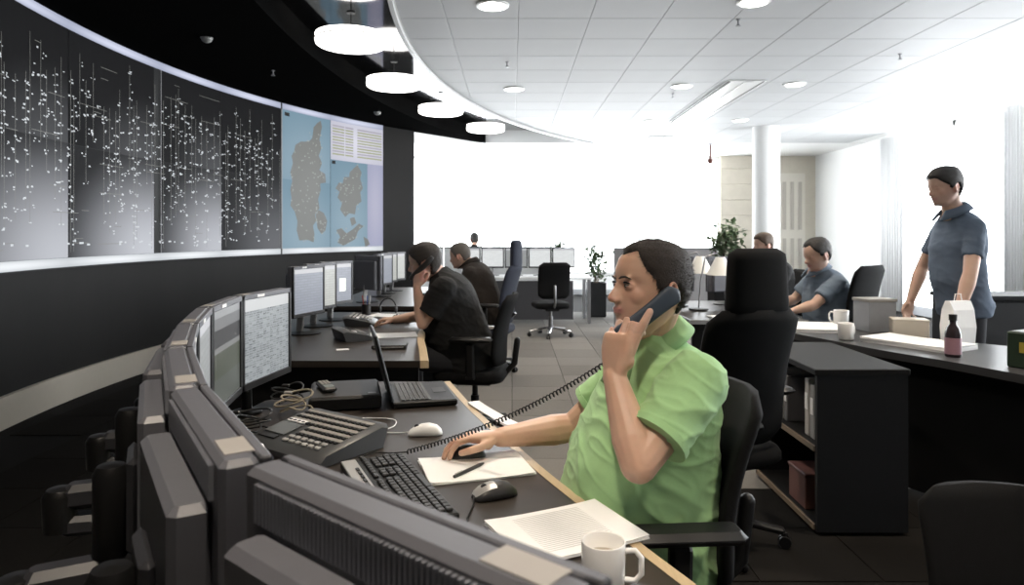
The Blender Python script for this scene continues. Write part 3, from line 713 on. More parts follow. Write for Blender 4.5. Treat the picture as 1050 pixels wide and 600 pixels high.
for x, y in ((2.3, 4.75), (3.35, 2.6)): MB().box((x, y, .36), (.06, .06, .72), None, .008).build('leg', mBlackPanel, dkr, orr)
cb_ = thing('shelf_cabinet', 'low black cabinet with open shelves on its side next to the tall black chair', 'cabinet', (1.62, 3.55, 0)); oc = (1.62, 3.55, 0)
MB().box((1.62, 3.55, .76), (.44, .80, .03), None, .004).build('top', mBlackPanel, cb_, oc)
for y in (3.165, 3.935): MB().box((1.62, y, .385), (.42, .025, .73)).build('side_panel', M('cabinet_black', (.009, .0095, .011), .55, var=.1, spec=.25), cb_, oc)
MB().box((1.82, 3.55, .385), (.02, .76, .73)).build('back_panel', mBlackPanel, cb_, oc)
for z in (.035, .40): 
    MB().box((1.615, 3.55, z), (.40, .745, .022)).build('shelf', mBlackPanel, cb_, oc); MB().box((1.41, 3.55, z), (.012, .745, .024)).build('shelf_edge', M('shelf_edge_wood', (.22, .17, .12), .5), cb_, oc)
for k, (y, h, c) in enumerate(((3.30, .26, (.3, .3, .31)), (3.36, .28, (.5, .48, .46)), (3.62, .24, (.12, .12, .13)), (3.68, .27, (.42, .41, .40)))):
    b = thing('binder', ['light grey', 'pale', 'charcoal', 'off-white'][k]+' ring binder on the cabinet shelf', 'binder', (1.56, y, .411))
    MB().box((0, 0, h/2), (.22, .045, h), None, .004).build('cover', M('binder_%d' % k, c, .5), b); MB().box((-.112, 0, h*.6), (.002, .03, .08)).build('spine_label', mPaper, b)
bx = thing('document_box', 'reddish document box on the lower cabinet shelf', 'box', (1.56, 3.45, .046))
MB().box((0, 0, .08), (.24, .2, .16), None, .004).build('body', M('red_card', (.16, .07, .06), .6), bx); MB().box((0, 0, .165), (.25, .21, .02), None, .004).build('lid', M('red_card2', (.12, .05, .045), .6), bx)
# ================================================================== PEOPLE
HZ = np.array([-.122, -.115, -.105, -.09, -.07, -.05, -.03, -.01, .01, .03, .05, .075, .095, .110, .118, .121])
HF = np.array([.050, .066, .084, .093, .095, .098, .094, .093, .091, .099, .097, .089, .073, .048, .022, .008])
HB = np.array([.02, .008, -.012, -.030, -.052, -.070, -.086, -.096, -.101, -.104, -.104, -.098, -.086, -.064, -.034, -.016])
HW = np.array([.018, .030, .043, .054, .062, .067, .071, .0745, .076, .0765, .0755, .069, .058, .042, .022, .008])
def head_surface(nz=46, nphi=48, off=None):
    zs = np.concatenate([np.linspace(-.122, .10, nz-10), .10+.021*np.sin(np.linspace(0, math.pi/2, 11))[1:]]); G_ = []
    for z in zs:
        f = np.interp(z, HZ, HF); b = np.interp(z, HZ, HB); w = np.interp(z, HZ, HW); cx = (f+b)/2*.35; row = []
        for k in range(nphi):
            ph = 2*math.pi*k/nphi; c, s = math.cos(ph), math.sin(ph)
            x = cx+((f-cx) if c > 0 else (cx-b))*math.copysign(abs(c)**.92, c)
            y = w*math.copysign(abs(s)**.86, s)*(1-.16*max(0, c)**2)
            p = V((x, y, z))
            if c > .2:                                           # eye sockets
                for sy in (-1, 1):
                    d2 = ((y-sy*.033)/.019)**2+((z-.006)/.015)**2; p.x -= .0085*math.exp(-d2)
            row.append(p)
        G_.append(row)
    return zs, G_
def hairline(phi_deg, style):
    a = abs(phi_deg)
    if style == 'short': return float(np.interp(a, [0, 20, 38, 48, 58, 70, 80, 92, 104, 116, 130, 150, 180], [.080, .086, .092, .076, .050, .028, -.014, -.004, .008, -.012, -.052, -.068, -.072]))
    return float(np.interp(a, [0, 25, 40, 55, 70, 80, 92, 104, 116, 130, 150, 180], [.066, .068, .060, .040, .020, -.02, -.004, .01, -.01, -.062, -.085, -.09]))
def head_mesh(mb, Mx, detail=True):
    zs, G_ = head_surface(); mb.loft([[Mx @ p for p in row] for row in G_])
    r3 = Mx.to_3x3()
    def E(c, r, rx=0, ry=0, rz=0): mb.ell(Mx @ V(c), r, r3 @ (Matrix.Rotation(rz, 3, 'Z') @ Matrix.Rotation(ry, 3, 'Y') @ Matrix.Rotation(rx, 3, 'X')))
    # nose
    rings = []
    for z, xt, hw, base in ((.026, .100, .007, .080), (.012, .1015, .0075, .08), (-.004, .1085, .009, .08), (-.018, .1185, .0120, .08), (-.028, .1240, .0150, .08), (-.035, .1220, .0170, .08), (-.040, .112, .0145, .08), (-.043, .100, .009, .08)):
        rings.append([Mx @ V((x, y, z)) for x, y in ((base, -hw*1.5), (base+.6*(xt-base), -hw*1.05), (xt-.004, -hw*.6), (xt, 0), (xt-.004, hw*.6), (base+.6*(xt-base), hw*1.05), (base, hw*1.5))])
    mb.loft(rings)
    for s in (-1, 1):
        E((.106, s*.0125, -.034), (.010, .0065, .0075)); E((.0795, s*.026, .0245), (.0115, .022, .0065), rz=-s*.45); E((.0765, s*.0325, .0045), (.0145, .0150, .0125)); E((.050, s*.040, -.022), (.030, .022, .030))
        # ears: rim, lobe and hollow disc
        ce_ = V((-.012, s*.076, -.015)); rot = r3 @ (Matrix.Rotation(s*R(22), 3, 'Z') @ Matrix.Rotation(R(-10), 3, 'Y'))
        mb.ell(Mx @ ce_, (.015, .006, .027), rot)
        rim = [Mx @ (ce_+Matrix.Rotation(s*R(22), 3, 'Z') @ V((.017*math.cos(t)-.002, s*.009, .030*math.sin(t)+.002))) for t in [R(-60+i*30) for i in range(10)]]
        mb.tube(rim, [.0048]*10, 8); E((-.006, s*.079, -.040), (.008, .006, .009))
    E((.0955, 0, -.0560), (.0080, .022, .0046)); E((.0935, 0, -.0655), (.0090, .019, .0055)); E((.083, 0, -.098), (.015, .021, .015)); E((.055, .035, -.09), (.03, .014, .014), rz=-.5); E((.055, -.035, -.09), (.03, .014, .014), rz=.5)
def hair_part(Mx, style, mat, parent, org, th=.009, seed=0, strands=0):
    zs, G_ = head_surface(58, 72); mb = MB(); nphi = 72; keep = {}
    vs = []; inn = []
    for j, z in enumerate(zs):
        for k in range(nphi):
            p = G_[j][k]; ph = 360*k/nphi; ph = ph-360 if ph > 180 else ph
            zh = hairline(ph, style); c = V((0, 0, .02)); n = (p-c).normalized()
            t = max(0, min(1, (z-zh+.004)/.018)); t = t*t*(3-2*t)
            nz = mnoise.noise(V((p.x*120, p.y*120, p.z*60+seed)))*.0022+mnoise.noise(p*40+V((seed, 0, 0)))*.0020
            o = -.005+(th+.005+nz)*t
            vs.append(Mx @ (p+n*o)); inn.append(z > zh-.008)
    fs = []
    for j in range(len(zs)-1):
        for k in range(nphi):
            a, b, c, d = j*nphi+k, j*nphi+(k+1) % nphi, (j+1)*nphi+(k+1) % nphi, (j+1)*nphi+k
            if inn[a] and inn[b] and inn[c] and inn[d]: fs.append((a, b, c, d))
    fs.append(tuple((len(zs)-1)*nphi+k for k in range(nphi)))
    mb.v = [tuple(v) for v in vs]; mb.f = fs
    o = mb.build('hair', mat, parent, org, smooth=True)
    if strands:
        rr = random.Random(seed+1); sb = MB(); r3 = Mx.to_3x3(); tops = [f for f in fs if len(f) == 4]
        for _ in range(strands):
            f = rr.choice(tops); p = vs[f[0]].lerp(vs[f[2]], rr.random()).lerp(vs[f[1]], rr.random()*.5); n = (p-Mx @ V((0, 0, .01))).normalized()
            d = (n*.55+r3 @ V((.35, 0, -.45))+V((rr.gauss(0, .3), rr.gauss(0, .3), rr.gauss(0, .3)))).normalized(); s1 = d.cross(n); s1 = s1.normalized() if s1.length > .01 else V((1, 0, 0)); q_ = p-n*.0015
            sb.add([q_-s1*.0008, q_+s1*.0008, q_+d*rr.uniform(.006, .011)], [(0, 1, 2)])
        stuff(sb.build('hair_strands', mat, o, org))
    return o
def rot_to(v, axis, ang): return Matrix.Rotation(ang, 3, axis) @ v
def hand(mb, wrist, d, n, side, curls=((25, 30, 20),)*4, thumb=None, s=1.0, spread=4):
    """d fingers direction, n palm normal; side +1 left hand, -1 right hand"""
    wrist = V(wrist); d = V(d).normalized(); n = V(n); n = (n-d*n.dot(d)).normalized(); t = (n.cross(d) if side > 0 else d.cross(n)).normalized()
    rings = []
    for u, hw, th in ((-.012, .026, .021), (.012, .029, .019), (.035, .037, .0175), (.06, .042, .016), (.082, .041, .0135), (.094, .036, .010)):
        c = wrist+d*u*s; rings.append([c+t*(hw*s*math.copysign(abs(math.cos(a))**.75, math.cos(a)))+n*(th*s*math.copysign(abs(math.sin(a))**.8, math.sin(a))) for a in [2*math.pi*i/16 for i in range(16)]])
    mb.loft(rings)
    mb.ell(wrist+(d*.038+t*.022+n*.008)*s, (.018*s, .018*s, .022*s))
    for k, (o, b, L, r) in enumerate(((.030, .086, .076, .0088), (.010, .091, .084, .0090), (-.0105, .088, .078, .0086), (-.0305, .078, .060, .0076))):
        cu = curls[k % len(curls)]; p = wrist+(d*b+t*o)*s; ax = d.cross(n); sp = R(spread)*(1.5-k)*(1)
        dd = (d+t*math.tan(sp*.6)).normalized(); pts = [p-dd*.02*s, p]; ang = 0
        for f, c in zip((.44, .31, .25), cu):
            ang += R(c); v = Matrix.Rotation(ang, 3, ax) @ dd; p = p+v*L*f*s; pts.append(p)
        mb.tube(pts, [r*s*1.05, r*s*1.05, r*s, r*s*.94, r*s*.82], 10)
    if thumb is None:
        b = wrist+(d*.028+t*.026+n*.006)*s; thumb = [b, b+(d*.030+t*.026+n*.012)*s, b+(d*.060+t*.034+n*.02)*s, b+(d*.082+t*.030+n*.026)*s]
    mb.tube([wrist+(d*.02+t*.012)*s]+[V(q_) for q_ in thumb], [.014*s, .0125*s, .0108*s, .0100*s, .0085*s], 10)
TORSO = [(-.08, 0, .16, .185), (-.02, .0, .172, .195), (.05, .02, .19, .20), (.14, .035, .20, .205), (.24, .025, .19, .205), (.34, .0, .168, .21), (.42, -.022, .140, .212), (.47, -.030, .118, .195), (.51, -.030, .092, .155), (.54, -.015, .068, .10), (.565, 0, .058, .064)]
def person(label, spec, skin, hairm, shirtm, trm, group=None, vox=.006, name='person'):
    hip = V(spec['hip']); yaw = R(spec['yaw']); lean = spec.get('lean', 0); k = spec.get('build', 1.0); ts = spec.get('ts', 1.0)
    F = V((math.cos(yaw), math.sin(yaw), 0)); Lf = V((-math.sin(yaw), math.cos(yaw), 0)); U = V((0, 0, 1))
    base = V((hip.x, hip.y, 0)); root = thing(name, label, 'person', base); org = tuple(base)
    def loc(f, l, u): return hip+F*f+Lf*l+U*u
    def lx(h): h = max(0, h); return lean*(h/.5)**1.15 if h > 0 else 0
    drop = 1-.18*min(1, abs(lean)*1.2)
    belly = spec.get('belly', 1)
    def torso_rings(g=0, n=32):
        rg = []
        for h, cx, a, b in TORSO:
            hh = h*ts*(drop if h > 0 else 1); a = a*k*(belly if .0 < h < .3 else 1)+g; b = b*k*spec.get('wide', 1)+g
            sl = lean*1.15/.5 if h > .05 else lean*.6/.5; sl = max(-.2, min(.9, sl))
            ax = (F-U*sl*.55).normalized(); c = loc(cx*k+lx(h), 0, hh)
            rg.append([c+ax*(a*math.copysign(abs(math.cos(t))**.85, math.cos(t)))+Lf*(b*math.copysign(abs(math.sin(t))**.85, math.sin(t))) for t in [2*math.pi*i/n for i in range(n)]])
        return rg
    hs = .445*ts*drop
    sh = {1: loc(-.028*k+lx(.445), .178*k*spec.get('wide', 1), hs), -1: loc(-.028*k+lx(.445), -.178*k*spec.get('wide', 1), hs)}
    for s_, key in ((1, 'shL'), (-1, 'shR')):
        if key in spec: sh[s_] = V(spec[key])
    el = {1: V(spec['elL']), -1: V(spec['elR'])}; wr_ = {1: V(spec['wrL']), -1: V(spec['wrR'])}
    neck = loc(lx(.55), 0, .55*ts*drop)
    hp = V(spec['head']); hyaw = R(spec.get('hyaw', spec['yaw'])); hpit = R(spec.get('hpitch', 5)); hroll = R(spec.get('hroll', 0)); hsz = spec.get('hs', 1.0)
    Mx = Matrix.Translation(hp) @ Matrix.Rotation(hyaw, 4, 'Z') @ Matrix.Rotation(hpit, 4, 'Y') @ Matrix.Rotation(hroll, 4, 'X') @ Matrix.Scale(hsz, 4)
    # ---- body (skin)
    b = MB(); head_mesh(b, Mx)
    n0 = Mx @ V((-.030, 0, -.04)); n1 = neck-U*.01-F*.0
    b.tube([n0, n0.lerp(n1, .5)+F*.004, n1, n1-U*.06], [.055*hsz, .055*hsz, .064*hsz, .075*hsz], 18, False)
    b.tube([Mx @ V((.02, 0, -.085)), n1+F*.012-U*.01], [.030*hsz, .042*hsz], 12)
    ar = spec.get('arm', 1.0)
    for s_ in (1, -1):
        m_ = sh[s_].lerp(el[s_], .55)
        b.tube([sh[s_], m_, el[s_]], [.052*ar, .049*ar, .041*ar], 14)
        f1 = el[s_].lerp(wr_[s_], .28); f2 = el[s_].lerp(wr_[s_], .65)
        b.tube([el[s_], f1, f2, wr_[s_]], [.041*ar, .0445*ar, .036*ar, .0275*ar], 14)
        hd_ = spec['hdL' if s_ > 0 else 'hdR']; hand(b, wr_[s_], s=spec.get('hand', 1.0), side=s_, **hd_)
        b.tube([sh[s_], loc(lx(.42), 0, hs-.02)], [.05, .06], 10)
    b.tube([loc(lx(.45), 0, .46*ts*drop), loc(lx(.2), 0, .2*ts), loc(0, 0, 0)], [.07, .08, .09], 12)
    me = remeshed(b, 'body', vox, 3, .4)
    Mi = Mx.inverted(); tn = me.color_attributes.new('tint', 'FLOAT_COLOR', 'POINT')
    buf = np.ones(len(me.vertices)*4, dtype=np.float32)
    for i, v in enumerate(me.vertices):
        p = Mi @ v.co; c = [1, 1, 1]
        if p.length < .19 and p.z > -.13:
            lip = math.exp(-(((p.y)/.024)**4+((p.z+.060)/.0085)**4))*(1 if p.x > .085 else 0); jaw = (1/(1+math.exp((p.z+.042)*160)))*(1 if p.x > -.02 else 0)*(1 if p.z > -.125 else 0)
            chk = math.exp(-(((abs(p.y)-.05)/.022)**2+((p.z+.022)/.024)**2)); nose = math.exp(-(((p.x-.12)/.015)**2+((p.z+.03)/.014)**2))
            ear = 1 if (abs(p.y) > .074 and -.04 < p.x < .015) else 0; eye = math.exp(-(((abs(p.y)-.033)/.02)**2+((p.z-.006)/.011)**2))*(1 if p.x > .06 else 0)
            c = [1-.08*lip-.12*jaw-.06*eye, 1-.32*lip-.10*jaw-.06*chk-.14*nose-.18*ear-.12*eye, 1-.20*lip-.04*jaw-.05*chk-.10*nose-.16*ear-.10*eye]
        buf[i*4:i*4+3] = c
    tn.data.foreach_set('color', buf)
    me.transform(Matrix.Translation(-base)); me.materials.append(skin); me.shade_smooth()
    bo = bpy.data.objects.new('body', me); COL.objects.link(bo); bo.parent = root
    # ---- hair, brows, eyes
    hair_part(Mx, spec.get('hair', 'short'), hairm, root, org, spec.get('hth', .009), spec.get('seed', 0), 9000 if vox < .0045 else 0)
    if vox < .0045:
        for s_ in (1, -1):
            ec = V((.0785, s_*.0325, .0035)); r3 = Mx.to_3x3()
            eb = MB(); eb.ell(Mx @ ec, (.0137, .0118, .0042), r3 @ Matrix.Rotation(s_*R(8), 3, 'X'), 24, 14); e = eb.build('eyeball', mEye, root, org, smooth=True)
            ib = MB(); ib.ell(Mx @ (ec+V((.0098, -s_*.001, -.0004))), (.0046, .0046, .0040), r3); ib.build('iris', mIris, e, org, smooth=True)
            lb = MB(); lb.tube([Mx @ (ec+V((math.cos(u)*.0143, math.sin(u)*.0130, .0022+.0016*math.cos(u*1.3)))) for u in [R(-62+124*i/10) for i in range(11)]], [.0004]+[.0011]*9+[.0004], 6); lb.build('upper_eyelash', mIris, root, org, smooth=True)
            lc = MB(); lc.tube([Mx @ (ec+V((math.cos(u)*.0140+.0006, math.sin(u)*.0135, .0066+.0026*math.cos(u*1.3)))) for u in [R(-70+140*i/10) for i in range(11)]], [.0010]+[.0024]*9+[.0010], 8); lc.build('upper_eyelid', skin, root, org, smooth=True)
            bb = MB(); bb.tube([Mx @ V((x, s_*y, z)) for x, y, z in ((.0985, .013, .0215), (.0985, .024, .0255), (.0935, .037, .0270), (.0835, .050, .0215))], [.0020, .0028, .0026, .0012], 8); bb.build('eyebrow', hairm, root, org, smooth=True)
    # ---- shirt
    sb = MB(); sb.loft(torso_rings(.004))
    sl = spec.get('sleeve', .68); sr = spec.get('sleeve_r', .070)*k
    for s_ in (1, -1):
        a0 = sh[s_]; 
        if sl < 1:
            a1 = a0.lerp(el[s_], sl); d_ = (a1-a0).normalized()
            sb.tube([a0, a0.lerp(a1, .35), a0.lerp(a1, .7), a1], [sr, sr*1.02, sr*.98, sr*1.0], 20, False); sb.ell(a0, (sr*1.02, sr*1.02, sr*1.0))
        else:
            sb.tube([a0, a0.lerp(el[s_], .5), el[s_]], [sr, sr*.93, sr*.82], 18); w0 = el[s_].lerp(wr_[s_], .94); sb.tube([el[s_], el[s_].lerp(w0, .5), w0], [sr*.82, sr*.78, .038], 16, False)
    me = remeshed(sb, 'shirt', max(vox*1.3, .005), 6, .5)
    me.update(); wk = spec.get('wrinkle', .006); col = [v.co.copy() for v in me.vertices]; nr = [v.normal.copy() for v in me.vertices]; fold = spec.get('fold')
    for i, p in enumerate(col):
        q_ = V(((p-hip).dot(F), (p-hip).dot(Lf), p.z-hip.z)); w = V((q_.x*5+q_.z*6, q_.y*6, q_.z*11-q_.x*5)); a = mnoise.noise(w+V((spec.get('seed', 0), 3, 0))); b_ = mnoise.noise(w*2.3)
        c_ = mnoise.noise(V((q_.x*9+q_.z*4, q_.y*10, q_.z*24-q_.x*16))+V((7, spec.get('seed', 0), 1))); rdg = (1-min(1, abs(a)*1.6))**3; me.vertices[i].co = p+nr[i]*(wk*(rdg*.75+b_*.22+.32*(1-min(1, abs(c_)*1.8))**3-.25))
    me.transform(Matrix.Translation(-base)); me.materials.append(shirtm); me.shade_smooth()
    so = bpy.data.objects.new('shirt', me); COL.objects.link(so); so.parent = root
    if spec.get('collar', True):
        cbm = MB(); N_ = 30; rg = []
        cfun = lambda t, r, zz, tilt: n1+F*(r*math.cos(t)*.98-.004)+Lf*(r*math.sin(t))+U*(zz-tilt*math.cos(t)-spec.get('cz', 0))
        tl_ = spec.get('ctilt', .030); fp = spec.get('cflap', .5)
        for i in range(N_+1):
            t = R(16)+R(328)*i/N_; fr = max(0, math.cos(t))**1.5
            rg.append([cfun(t, .0635, .020, tl_), cfun(t, .0690, .036, tl_), cfun(t, .080, .030, tl_*1.05), cfun(t, .098+.016*fr*fp, .010-.020*fr*fp, tl_*1.15), cfun(t, .116+.022*fr*fp, -.010-.034*fr*fp, tl_*1.25), cfun(t, .110+.020*fr*fp, -.013-.036*fr*fp, tl_*1.25), cfun(t, .074, .010, tl_)])
        cbm.loft(rg); cbm.build('collar', spec.get('collarm', shirtm), root, org, smooth=True)
    if spec.get('cuffs') and sl < 1:
        for s_ in (1, -1):
            a1 = sh[s_].lerp(el[s_], sl); d_ = (el[s_]-sh[s_]).normalized(); cm = MB(); cm.tube([a1-d_*.014, a1+d_*.004], [sr*1.035, sr*1.03], 24, False); cm.build('sleeve_band', shirtm, root, org, angle=50)
    # ---- trousers, shoes
    tb = MB(); fl_ = 0
    kn = spec.get('knee'); 
    for s_ in (1, -1):
        hj = loc(0, s_*.095*k, -.02)
        if spec.get('stand'):
            kj = loc(.02, s_*.10*k, -.46*ts); aj = loc(-.03, s_*.10*k, -.86*ts); aj.z = .09
        else:
            kj = loc(.43, s_*.14, .0); aj = loc(.40+spec.get('foot', 0), s_*.15, 0); aj.z = .10; kj.z = min(kj.z, .56)
        tb.tube([hj, hj.lerp(kj, .5), kj], [.092*k, .085*k, .064*k], 16); tb.tube([kj, kj.lerp(aj, .4), aj], [.062*k, .058*k, .045*k], 16)
        sbm = MB(); fw = F; c = V((aj.x, aj.y, 0)); rings = []
        for u, w, h in ((-.07, .026, .05), (-.06, .034, .075), (-.01, .038, .085), (.06, .042, .065), (.13, .044, .045), (.18, .034, .036), (.195, .018, .022)):
            cc = c+fw*u; rings.append([cc+Lf*(w*x)+U*(h*z+.001) for x, z in ((-1, .0), (-1, .45), (-.7, .85), (0, 1), (.7, .85), (1, .45), (1, 0))])
        sbm.loft(rings); sbm.build('shoe', mShoe, root, org, smooth=False, angle=50)
    tb.ell(loc(-.01, 0, -.02), (.13*k, .13*k, .10)); 
    me = remeshed(tb, 'trousers', .011, 4, .5); me.transform(Matrix.Translation(-base)); me.materials.append(trm); me.shade_smooth()
    to = bpy.data.objects.new('trousers', me); COL.objects.link(to); to.parent = root
    return root, Mx
mSkin = M('skin_tan', (.70, .44, .315), .42, var=.08, scale=30, bump=.06, bscale=260, tint=True, spec=.45)
mSkinP = M('skin_pale', (.62, .40, .30), .5, var=.06, scale=30, tint=True)
for m_ in (mSkin, mSkinP):
    pb = m_.node_tree.nodes['Principled BSDF']; pb.inputs['Subsurface Weight'].default_value = .12; pb.inputs['Subsurface Radius'].default_value = (.012, .005, .003); pb.inputs['Subsurface Scale'].default_value = .6
mEye = M('eye_white', (.72, .70, .68), .2, var=.02); mIris = M('iris_dark', (.05, .045, .04), .15, var=.1)
mHairBr = M('hair_dark_brown', (.042, .032, .027), .6, var=.5, scale=220, bump=.9, bscale=420, stretch=(1, 1, .45)); mHairGr = M('hair_grey', (.16, .14, .12), .65, var=.4, scale=160, bump=.6, bscale=260); mHairBl = M('hair_black_brown', (.022, .018, .016), .6, var=.4, scale=160, bump=.6, bscale=260)
mGreen = M('green_polo_cotton', (.40, .67, .315), .85, var=.05, scale=400, bump=.25, bscale=900, sheen=.15)
mBlackT = M('black_tshirt', (.006, .006, .0065), .9, var=.15, scale=300, bump=.2, bscale=500); mBrownK = M('brown_knit', (.030, .023, .019), .95, var=.2, scale=300, bump=.4, bscale=400)
mBlueS = M('grey_blue_shirt', (.10, .135, .19), .85, var=.15, scale=8, bump=.2, bscale=500); mBlueS2 = M('pale_blue_shirt', (.17, .22, .28), .85, var=.1, scale=8, bump=.2, bscale=500)
mJeans = M('dark_trousers', (.018, .019, .024), .9, var=.2, scale=200); mShoe = M('black_shoe', (.012, .011, .010), .4, var=.1)
REL = ((22, 28, 18), (26, 30, 18), (30, 32, 18), (34, 34, 18))
man_g, MXG = person('man in a light green polo shirt holding a phone handset to his ear', dict(hip=(.378, 1.865, .555), yaw=188, lean=0.0, head=(.366, 1.80, 1.258), hyaw=197, hpitch=-3, hroll=2, hs=1.0, ts=1.03, build=.98, belly=1.04,
    elL=(.292, 1.575, .868), wrL=(.252, 1.675, 1.05), shL=(.455, 1.69, 1.035), elR=(.19, 2.12, .80), wrR=(-.035, 2.065, .785), shR=(.405, 2.055, 1.02),
    hdL=dict(d=(.10, .10, 1), n=(.75, .62, .1), curls=((16, 84, 46), (22, 84, 46), (28, 82, 46), (34, 80, 44)), spread=2, thumb=[(.288, 1.663, 1.112), (.303, 1.660, 1.150), (.322, 1.662, 1.185), (.337, 1.668, 1.210)]),
    hdR=dict(d=(-1, -.18, .05), n=(.1, -.15, -1), curls=((18, 32, 22), (16, 32, 24), (20, 34, 24), (26, 36, 24)), spread=7), hand=1.13, arm=1.06, ctilt=.046, cflap=1.25, cz=.012,
    sleeve=.70, sleeve_r=.078, cuffs=True, wrinkle=.009, seed=2, hair='short', hth=.008), mSkin, mHairBr, mGreen, mJeans, vox=.0034)
person('man in a black t-shirt leaning over his desk with a phone at his ear', dict(hip=(-.30, 4.78, .55), yaw=176, lean=.20, head=(-.60, 4.70, 1.205), hyaw=172, hpitch=12, hs=1.06, ts=1.12, build=1.1,
    elL=(-.60, 4.58, .80), wrL=(-.635, 4.56, 1.04), elR=(-.62, 5.05, .80), wrR=(-.85, 4.95, .78), hdL=dict(d=(.12, .15, 1), n=(.5, .85, 0), curls=((40, 50, 30),)*4), hdR=dict(d=(-1, -.1, 0), n=(0, 0, -1), curls=REL),
    sleeve=.72, sleeve_r=.082, seed=5, hair='full', hth=.014, collar=False), mSkinP, mHairBr, mBlackT, mJeans)
person('grey haired man in a dark brown sweater seated with his back half turned', dict(hip=(-.24, 7.06, .54), yaw=165, lean=.19, head=(-.54, 7.10, 1.175), hyaw=160, hpitch=14, hs=1.05, ts=1.08, build=1.05,
    elL=(-.52, 6.93, .80), wrL=(-.78, 7.0, .78), elR=(-.52, 7.4, .80), wrR=(-.78, 7.3, .78), hdL=dict(d=(-1, 0, 0), n=(0, 0, -1), curls=REL), hdR=dict(d=(-1, 0, 0), n=(0, 0, -1), curls=REL),
    sleeve=1, sleeve_r=.068, seed=9, hair='short', hth=.010, collarm=mBrownK), mSkinP, mHairGr, mBrownK, mJeans, vox=.008)
person('man in a pale blue shirt seated and bending forward over his desk', dict(hip=(2.70, 5.62, .55), yaw=185, lean=.18, head=(2.46, 5.50, 1.235), hyaw=190, hpitch=18, hs=1.05, ts=1.08,
    elL=(2.38, 5.38, .84), wrL=(2.22, 5.36, .80), elR=(2.42, 5.85, .84), wrR=(2.2, 5.75, .80), hdL=dict(d=(-1, 0, -.1), n=(0, 0, -1), curls=REL), hdR=dict(d=(-1, 0, -.1), n=(0, 0, -1), curls=REL),
    sleeve=.7, seed=12, hair='short', hth=.012), mSkinP, mHairBl, mBlueS2, mJeans, vox=.008)
person('standing man in a grey blue short-sleeved shirt beside the tall side windows', dict(hip=(2.93, 4.42, .96), yaw=183, lean=.07, head=(2.79, 4.40, 1.705), hyaw=186, hpitch=12, hs=1.0, ts=1.10, build=.84, belly=.82, stand=True,
    elL=(2.80, 4.17, 1.16), wrL=(2.72, 4.15, .93), elR=(2.80, 4.66, 1.17), wrR=(2.70, 4.62, .96), hdL=dict(d=(-.25, 0, -1), n=(.2, 1, 0), curls=REL), hdR=dict(d=(-.3, 0, -1), n=(.2, -1, 0), curls=REL),
    sleeve=.66, seed=15, hair='full', hth=.014), mSkinP, mHairBl, mBlueS, mJeans, vox=.007)
person('person whose brown hair shows above the tall black headrest', dict(hip=(2.85, 7.3, .56), yaw=185, lean=.05, head=(2.68, 7.28, 1.285), hyaw=190, hpitch=5, ts=1.05,
    elL=(2.75, 7.05, .84), wrL=(2.55, 7.1, .72), elR=(2.75, 7.55, .84), wrR=(2.55, 7.5, .72), hdL=dict(d=(-1, 0, 0), n=(0, 0, -1), curls=REL), hdR=dict(d=(-1, 0, 0), n=(0, 0, -1), curls=REL),
    sleeve=.7, seed=18, hair='full', hth=.014), mSkinP, M('hair_brown', (.09, .055, .035), .6, var=.3), mBlackT, mJeans, vox=.009)
person('distant person whose dark head shows above the white desk partition', dict(hip=(-.72, 13.0, .60), yaw=90, lean=.05, head=(-.72, 13.05, 1.30), hyaw=95, hpitch=5, ts=1.0,
    elL=(-1.0, 13.15, .86), wrL=(-.9, 13.38, .82), elR=(-.45, 13.15, .86), wrR=(-.55, 13.38, .82), hdL=dict(d=(0, 1, 0), n=(0, 0, -1), curls=REL), hdR=dict(d=(0, 1, 0), n=(0, 0, -1), curls=REL),
    sleeve=.7, seed=21, hair='full', hth=.012), mSkinP, mHairBl, mBlackT, mJeans, vox=.010)
# ================================================================== THINGS ON THE CONSOLE DESK
Z0 = DZ+.001
def rect_sheet(name, label, c, u, w, h, z, cat='paper', th=.0012, mat=None, group=None, pages=1, lines=0):
    """flat sheets: c centre, u unit direction of the long side"""
    u = V((u[0], u[1], 0)).normalized(); ang = math.atan2(u.y, u.x)
    t = thing(name, label, cat, (c[0], c[1], z), ang, group)
    for k in range(pages):
        mb = MB(); n = 6; rings = []; a = rnd.uniform(-.02, .02) if k else 0; ca, sa = math.cos(a), math.sin(a)
        for i in range(n+1):
            x = -w/2+w*i/n; lift = .004*(abs(x)/(w/2))**3*(k+1)/pages if k == pages-1 and pages > 1 else 0; zz = k*(th+.0004)+lift
            rings.append([V((x*ca-y*sa, x*sa+y*ca, zz+dz)) for y, dz in ((-h/2, 0), (h/2, 0), (h/2, th), (-h/2, th))])
        mb.loft(rings).build('sheet', mat or mPaper, t)
    if lines:
        lb = MB(); top = pages*(th+.0004)+.0004
        for k in range(lines):
            L_ = (w*.8)*rnd.uniform(.88, 1); y = h*.40-h*.8*k/lines; lb.box((-w*.4+L_/2, y, top), (L_, h*.010, .0003))
        stuff(lb.build('text_line', M('ink_grey', (.58, .58, .58), .8), t))
    return t
